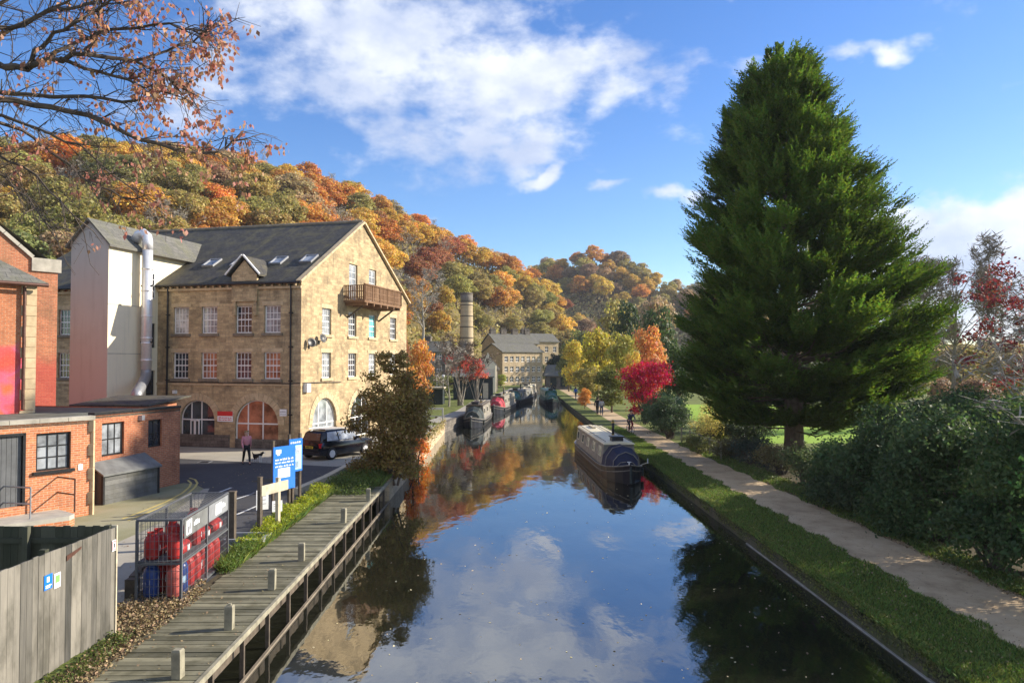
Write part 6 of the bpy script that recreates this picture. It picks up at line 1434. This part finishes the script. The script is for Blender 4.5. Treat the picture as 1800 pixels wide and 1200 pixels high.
for (px,Y,ty,w,lab) in ((1655,66,660,90,'pinkish brown bramble thicket under the bare tree'),(1720,60,655,100,'pinkish brown thicket right of the bare tree')):
    tree_at(px,Y,ty,w,(.24,.16,.11),lab,name='thicket')

# ------------------------------------------------------------------ the big conifer
CT=Vector((D(1393,640,40).x,40,GR)); ct=thing('conifer','huge dark green conifer with spiky upturned branch tips beside the towpath','tree',CT)
prof=[(22.4,-1.5,.1),(21.6,-2.3,.6),(20.1,-3.3,1.5),(18.5,-3.6,2.5),(17.0,-4.2,3.3),(15.5,-4.4,4.4),(13.9,-4.8,5.3),(12.4,-5.4,5.9),(10.9,-5.6,6.3),(9.3,-5.7,6.8),(7.8,-5.9,7.9),(6.2,-6.1,7.3),(4.7,-6.1,6.8),(3.3,-5.6,6.0),(2.5,-4.4,4.8),(1.9,-3.2,3.2)]
prof=[(p[0]*.975+.35,)+p[1:] for p in prof]
pz=np.array([p[0] for p in prof])[::-1]; pl_=np.array([-p[1] for p in prof])[::-1]; pr_=np.array([p[2] for p in prof])[::-1]
def cone_r(z,a):
    l=np.interp(z,pz,pl_)*.94; r=np.interp(z,pz,pr_)*.94; k=(1+math.cos(a))/2
    return (l+(r-l)*k)*(1-.16*max(0,min(1,(z-16)/5)))
g=MB(); g.tube([(0,0,-.3),(.05,0,1.5),(0,0,8),(-.4,0,15),(-.8,0,21)],[.62,.5,.36,.2,.04],12)
rs=random.Random(5)
SP=[];SD=[];SL=[];SR=[]
nb=1500
for i in range(560):
    bt_=rs.random()
    z0=2.2+19.6*(1-rs.random()**.62) if rs.random()<.42 else rs.uniform(2.2,21.8)
    if i>490: z0=rs.uniform(15,21.7)
    a0=rs.uniform(0,2*PI); rr0=rs.uniform(.84,1.06) if rs.random()<.85 else rs.uniform(1.04,1.13)
    tilt=rs.uniform(-.12,.12)
    for sub in range(5):
        rq=cone_r(z0,a0); spread=min(.55,1.15/max(rq,1.2)); da=rs.uniform(-1,1)*spread; a=a0+da
        r=cone_r(z0,a)*rr0*(1-.16*abs(da)/spread*rs.random())*rs.uniform(.9,1.04); z=z0+rs.uniform(-.16,.16)+tilt*da*r
        ca,sa=math.cos(a),math.sin(a); low=z<7
        zb=max(1.8,z-r*(.08 if low else .36)); b=Vector((-.035*zb,0,zb)); tip=Vector((ca*r,sa*r,z)); mid_=b.lerp(tip,.6)+Vector((0,0,-.09*r))
        if sub==0 and i%2==0: g.tube([b,mid_,tip],[.055,.035,.008],5,False)
        ns=int(6+r*2.3)
        for k in range(ns):
            s_=1-.62*rs.random()**1.3
            p=(b*(1-s_)**2+mid_*2*s_*(1-s_)+tip*s_**2); d=(tip-mid_).normalized()
            upc=rs.uniform(.15,.9) if s_>.88 else rs.uniform(-.1,.30)
            dd=(d+Vector((-sa,ca,0))*rs.uniform(-1,1)*.8+Vector((ca,sa,0))*.3+Vector((0,0,upc))).normalized()
            SP.append(p+Vector((rs.uniform(-.2,.2),rs.uniform(-.2,.2),rs.uniform(-.06,.06)))); SD.append(dd); SL.append(rs.uniform(.55,1.05)*(1.0 if s_<.9 else 1.25)); SR.append(bt_)
for (zz,x,y,hh) in ((21.0,-.5,0,1.6),(21.0,-1.1,.1,1.5),(20.6,.0,0,1.3),(20.3,-1.9,.3,1.5),(19.4,.9,-.3,1.2),(18.2,2.0,.2,1.2),(19.6,-2.6,-.5,1.3),(18,-3.3,.8,1.3),(20.6,-.8,-.5,1.7)):
    for k in range(26):
        t_=rs.random(); SP.append(Vector((x+rs.uniform(-.25,.25)*(1-t_),y+rs.uniform(-.25,.25)*(1-t_),zz+hh*t_))); SD.append(Vector((rs.uniform(-.5,.5),rs.uniform(-.5,.5),1)).normalized()); SL.append(.6); SR.append(rs.random())
obj('trunk',g,'bark',ct)
SP=np.array(SP);SD=np.array(SD);SL=np.array(SL);SR=np.array(SR); ns=len(SP)
NL=19  # needles (narrow scale-leaf twiglets) per spray
q=np.tile(np.linspace(.0,1,NL),ns); idx=np.repeat(np.arange(ns),NL); n=len(q)
d=SD[idx]; base=SP[idx]+d*(SL[idx]*q)[:,None]
pn=np.cross(SD,np.cross(np.array([0,0,1.0])+.3*RNG.normal(size=(len(SP),3)),SD)); pn/=np.maximum(np.linalg.norm(pn,axis=1,keepdims=True),1e-6)   # frond plane normal, mostly upward
sdv=np.cross(SD,pn); sg=np.where(RNG.random(n)<.5,-1.0,1.0)[:,None]
lat=sdv[idx]*sg+.25*RNG.normal(size=(n,3))
ldir=d*.95+lat*.8; ldir/=np.linalg.norm(ldir,axis=1,keepdims=True)
ll=(.30*(1.08-.90*q))*(.7+.6*RNG.random(n)); wv_=np.cross(ldir,pn[idx]+.35*RNG.normal(size=(n,3))); wv_/=np.linalg.norm(wv_,axis=1,keepdims=True); wv_*=.042
midv=base+ldir*(ll*.45)[:,None]; tipv=base+ldir*ll[:,None]
v=np.stack([base,midv+wv_,tipv,midv-wv_],1).reshape(-1,3)
rawquads('crown',v,n,'leaf_conifer',ct,np.clip(SR[idx]*.65+RNG.random(n)*.35,0,1))

# ------------------------------------------------------------------ near tree reaching in at top left
nt_=thing('overhanging_tree','half bare tree with crisp brown leaves reaching in at the top left','tree',(-12.5,12.5,GZ))
O=Vector((-12.5,12.5,GZ)); g=MB(); rs=random.Random(12); LP=[]
g.tube([(0,0,-.2),(.1,.1,2.5),(.3,0,5),(.5,.2,7.5),(.7,0,9.5),(1,.2,12)],[.28,.24,.2,.17,.13,.06],10)
limbs_=[([(-60,60),(20,48),(90,18),(150,8),(230,-25)],12.5,.05),([(-60,105),(0,116),(45,120),(80,104),(150,98),(240,108),(330,160)],12,.07),
 ([(-60,140),(0,160),(70,170),(150,168),(250,178),(330,150)],12.6,.05),([(-50,170),(60,180),(150,200),(220,238),(310,266),(380,268),(430,245)],12.2,.055),
 ([(45,120),(70,80),(110,50),(160,20),(220,-20)],12,.035),([(-30,80),(60,30),(140,-10)],13,.05),([(110,108),(170,125),(250,150),(300,165)],11.7,.03),([(0,215),(60,240),(120,290),(170,330),(240,350)],13,.03),
 ([(-60,190),(0,200),(70,228),(140,258),(230,330)],12.8,.035),([(-60,250),(0,270),(60,310),(130,380)],13.4,.03),([(80,104),(140,70),(200,50),(300,40),(350,60)],12,.03),([(-40,20),(60,-20)],12,.05),([(150,98),(165,70),(175,20),(180,-20)],11.6,.018),([(240,108),(290,85),(340,70),(365,50)],12.1,.018),([(-60,300),(0,310),(50,350),(90,400)],13,.02)]
for pl,Yd,r0 in limbs_:
    P_=[]
    for k,(px,py) in enumerate(pl): P_.append(D(px,py,Yd+math.sin(k*1.3)*.35)-O)
    if pl[0][0]<-20:
        st=P_[0]; b0=Vector((.4,.1,max(3.2,min(10.5,st.z-1.0)))); P_=[b0]+P_
    # smooth
    Q=[]
    for a_,b_ in zip(P_,P_[1:]):
        for s_ in (0,.33,.66): Q.append(a_.lerp(b_,s_)+Vector((rs.uniform(-1,1),rs.uniform(-1,1),rs.uniform(-1,1)))*.04)
    Q.append(P_[-1]); m_=len(Q); g.tube(Q,[r0*(1-.85*i/m_)+.006 for i in range(m_)],6,False)
    for i in range(m_//3,m_):
        for _ in range(3):
            d0=(Q[min(i+1,m_-1)]-Q[i-1]).normalized(); dv_=(d0*.9+Vector((rs.uniform(-1,1),rs.uniform(-1,1),rs.uniform(-.9,.9)))).normalized()
            L0=rs.uniform(.25,.8); e=Q[i]+dv_*L0+Vector((0,0,-.1*L0)); mm_=Q[i]+dv_*L0*.5+Vector((rs.uniform(-.06,.06),rs.uniform(-.06,.06),rs.uniform(-.04,.10)))
            g.tube([Q[i],mm_,e],[.011,.008,.004],4,False)
            for __ in range(3):
                s0=Q[i].lerp(e,rs.uniform(.3,1)); d2=(dv_+Vector((rs.uniform(-1,1),rs.uniform(-1,1),rs.uniform(-1,.6)))).normalized(); e2=s0+d2*rs.uniform(.15,.45); g.tube([s0,e2],[.005,.003],4,False)
                pr2=(e2+O); 
                LP.append(e2)
obj('trunk',g,'bark_dark',nt_)
# leaves hang in clusters, denser towards the branch ends
Pn=[];Nn_=[]
for e in LP:
    w_=e+O; rr=Vector((w_.x,w_.y,w_.z-CAMZ)); px=900+FPX*rr.dot(Rv)/rr.dot(Fv); py=600-FPX*rr.dot(Uv)/rr.dot(Fv)
    pr0=.55 if px>230 else .2 if px>150 else .07
    if py>300: pr0*=.6
    if rs.random()<pr0:
        for _ in range(rs.randint(4,10)): 
            Pn.append(tuple(e+Vector((rs.gauss(0,.05),rs.gauss(0,.05),-abs(rs.gauss(0,.09)))))); Nn_.append((rs.gauss(0,1),rs.gauss(0,1),rs.gauss(0,.35)))
P=np.array(Pn); n=len(P); Nn_=np.array(Nn_); Nn_/=np.linalg.norm(Nn_,axis=1,keepdims=True)
dn=np.array([0,0,-1.0])+.45*RNG.normal(size=(n,3)); dn-=Nn_*(dn*Nn_).sum(1,keepdims=True); dn/=np.linalg.norm(dn,axis=1,keepdims=True); sd=np.cross(dn,Nn_)
ls=(.092*(.7+.6*RNG.random(n)))[:,None]
v=np.stack([P,P+dn*ls*.45+sd*ls*.33,P+dn*ls,P+dn*ls*.45-sd*ls*.33],1).reshape(-1,3)
rawquads('leaves',v,n,'leaf_brown',nt_)

# unseen neighbours on the towpath side (trunks and thin crowns that stripe the ground with shade)
for k,(x,y,s_) in enumerate(((17.5,20.5,.9),(19,25.5,1.0),(21,17,1.0),(18,14,.85),(23,30,.9),(20.5,11.5,.9))):
    o=plant(bares[k%3],'bare_tree','tree',(x,y,GZ),k*1.3,(s_,s_,s_*.62),['slim','forked','leaning','broad','young','tall'][k]+' leafless tree behind the laurel hedge, outside the view',None,(1,1,1,1))

# ------------------------------------------------------------------ grass, weeds, litter, floating leaves
def in_cam(P,m_=60):
    return True
def blades(name,x0,x1,y0,y1,n,h,mat,label,z=GZ,power=1.6,color=None,zfun=None,w=.006):
    u=RNG.random(n); y=y0+(y1-y0)*u**power; x=RNG.uniform(x0,x1,n) if not callable(x0) else x0(y)+(x1(y)-x0(y))*RNG.random(n)
    k=1+(y-y0)/(y1-y0)*2.5; a=RNG.uniform(0,2*PI,n); hh=h*(.4+.9*RNG.random(n)); lean=RNG.normal(size=(n,2))*hh[:,None]*.45
    ww_=w*k; B=np.stack([x,y,np.full(n,z)],1); dx=np.stack([np.cos(a)*ww_,np.sin(a)*ww_,np.zeros(n)],1)
    T=B+np.stack([lean[:,0],lean[:,1],hh],1); M_=B+np.stack([lean[:,0]*.35,lean[:,1]*.35,hh*.55],1)
    v=np.stack([B-dx,B+dx,M_+dx*.7,T],1).reshape(-1,3)
    o=rawquads(name,v,n,mat); tag(o,label,'grass',kind='stuff'); return o
blades('grass',lambda y:7.98+0*y,lambda y:np.interp(y,[20,45,70],[10.05,9.82,9.9])+.10*np.sin(y*1.7)+.10*np.sin(y*4.1),9,62,110000,.08,'grass_blade','short green grass on the bank between canal and towpath',w=.008,z=GR)
blades('grass',lambda y:np.interp(y,[15,45],[12.3,11.7])+.12*np.sin(y*2.3),lambda y:13.1+0*y,12,50,26000,.12,'grass_blade','rough grass along the foot of the hedge',w=.008,z=GR)
blades('grass',lambda y:7.95+0*y,lambda y:8.15+0*y,9,62,16000,.13,'grass_blade','longer grass fringing the canal coping',w=.008,z=GR)
def scatter(name,x0,x1,y0,y1,n,size,mat,label,z,cat,flatn=True,hmax=.02,color=None,aspect=.7,power=1.0):
    y=y0+(y1-y0)*RNG.random(n)**power; x=(x0(y)+(x1(y)-x0(y))*RNG.random(n)) if callable(x0) else RNG.uniform(x0,x1,n)
    P=np.stack([x,y,z+hmax*RNG.random(n)],1); Nn=RNG.normal(size=(n,3))*(.25 if flatn else .8)+np.array([0,0,1]); o=leafmesh(name,P,Nn,size*(.6+.8*RNG.random(n)),mat,None,aspect)
    if color: o.color=color+(1,)
    return tag(o,label,cat,kind='stuff')
scatter('leaf_litter',-7.35,-6.6,6,17,9000,.055,'litter','dead leaves and weeds along the foot of the board fence',GZ+.015,'leaf litter',False,.06)
scatter('leaf_litter',-8.1,-6.9,14.2,17.5,5000,.06,'litter','dead leaves heaped in front of the gas cage',GZ+.015,'leaf litter',False,.12)
scatter('leaf_litter',-6.6,-5.0,5,31,420,.045,'litter','scattered fallen leaves on the jetty planks',GZ+.052,'leaf litter',True,.004)
scatter('leaf_litter',10.2,12.3,11,45,1500,.045,'litter','scattered fallen leaves on the gravel towpath',GR+.012,'leaf litter',True,.004)
scatter('leaf_litter',12.0,13.4,12,46,12000,.06,'litter','dead leaves under the hedge along the towpath',GR+.01,'leaf litter',False,.05)
scatter('leaf_litter',8.1,10.1,10,45,1600,.045,'litter','fallen leaves caught in the bank grass',GR+.05,'leaf litter',False,.03)
scatter('leaf_litter',-13,-8,15,40,600,.06,'litter','fallen leaves blown across the car park',GZ+.012,'leaf litter',True,.004)
scatter('leaf_litter',-6.9,-5.0,31.5,36,4000,.06,'litter','dead leaves and twigs around the big shrub',GZ+.02,'leaf litter',False,.12)
scatter('floating_leaves',-4.4,7.9,9,42,420,.065,'leaf_floating','small pale fallen leaves floating on the canal',.004,'floating leaves',True,.001,power=1.2)
n=15000
def weeds(name,label,xf0,xf1,y0,y1,n,hmax,color,leaf=.06,z=None):
    z=GZ if z is None else z
    y=RNG.uniform(y0,y1,n); x=xf0+(xf1-xf0)*RNG.random(n); cl=.5+.5*np.sin(y*2.1+1)*np.sin(y*.9+x*2); P=np.stack([x,y,z+.02+hmax*RNG.random(n)**1.4*(.35+.65*cl)],1)
    o=leafmesh(name,P,RNG.normal(size=(n,3))+np.array([0,0,.7]),leaf*(.5+RNG.random(n)),'leaf_object',None,.5); o.color=color+(1,); return tag(o,label,'weeds',kind='stuff')
weeds('verge_weeds','bright yellow green weeds around the sign posts beside the jetty',-7.35,-6.65,20.5,29.5,15000,.55,(.30,.33,.04),.07)
weeds('verge_weeds','darker green weeds under the big shrub',-7.1,-5.2,28.5,37,11000,.6,(.10,.14,.035),.08)
weeds('verge_weeds','green weeds between the gas cage and the jetty',-7.0,-6.6,18.2,20.4,2600,.4,(.11,.16,.035),.05)
weeds('verge_weeds','low weeds growing along the foot of the board fence',-7.32,-6.85,7,14,4200,.2,(.09,.12,.03),.05)
weeds('verge_weeds','moss and green weeds along the water edge of the right bank',7.95,8.1,10,60,7000,.08,(.08,.12,.03),.06,GR)

weeds('verge_weeds','ragged moss and dead grass tufts overhanging the towpath coping',7.94,8.3,9,60,16000,.10,(.20,.21,.06),.07,GR)
weeds('verge_weeds','broad leaved weeds and dead grass along the hedge side of the path',12.3,13.2,12,48,9000,.3,(.14,.17,.06),.08,GR)
blades('verge_grass',-7.3,-6.62,18.4,30,6500,.26,'grass_blade','tall loose grass standing among the weeds by the sign posts',w=.003,power=1.0)
blades('verge_grass',-7.0,-5.0,30.5,36,6500,.32,'grass_blade','tall dark grass under the big shrub at the jetty end',w=.004,power=1.0)
n=20000; y=9+52*RNG.random(n)**1.2; msk=np.array([mn.noise(Vector((float(a)*.9,0,3.1))) for a in y]); keep=msk+RNG.uniform(-.35,.35,n)>-.05; y=y[keep]; n=len(y)
P=np.stack([8.03-.05*RNG.random(n),y,.46-.34*RNG.random(n)**1.7],1); o=leafmesh('wall_moss',P,RNG.normal(size=(n,3))+np.array([-1.2,0,.3]),.06*(.5+RNG.random(n)),'leaf_object',None,.6); o.color=(.15,.16,.05,1); tag(o,'moss and small ferns hanging down the towpath canal wall','moss',kind='stuff')
# remove the unplaced prototypes
def kill(o):
    for c in kids(o): kill(c)
    bpy.data.objects.remove(o)
for p_ in protos+low_protos+bares+[rb,rb2,bt,bt2,bt3]: kill(p_)

# ------------------------------------------------------------------ thin valley air
m,t=newmat('haze'); pv=t.nodes.new('ShaderNodeVolumePrincipled'); pv.inputs['Color'].default_value=(.86,.90,1,1); pv.inputs['Density'].default_value=.00017; pv.inputs['Anisotropy'].default_value=.2
o=t.nodes.new('ShaderNodeOutputMaterial'); t.links.new(pv.outputs[0],o.inputs['Volume']); MATS['haze']=m
g=MB(); g.box(-560,560,-75,620,-60,150); hz=obj('haze',g,'haze'); tag(hz,'thin pale valley haze softening the far hill','haze',kind='stuff'); cy.volume_bounces=0; cy.volume_max_steps=64
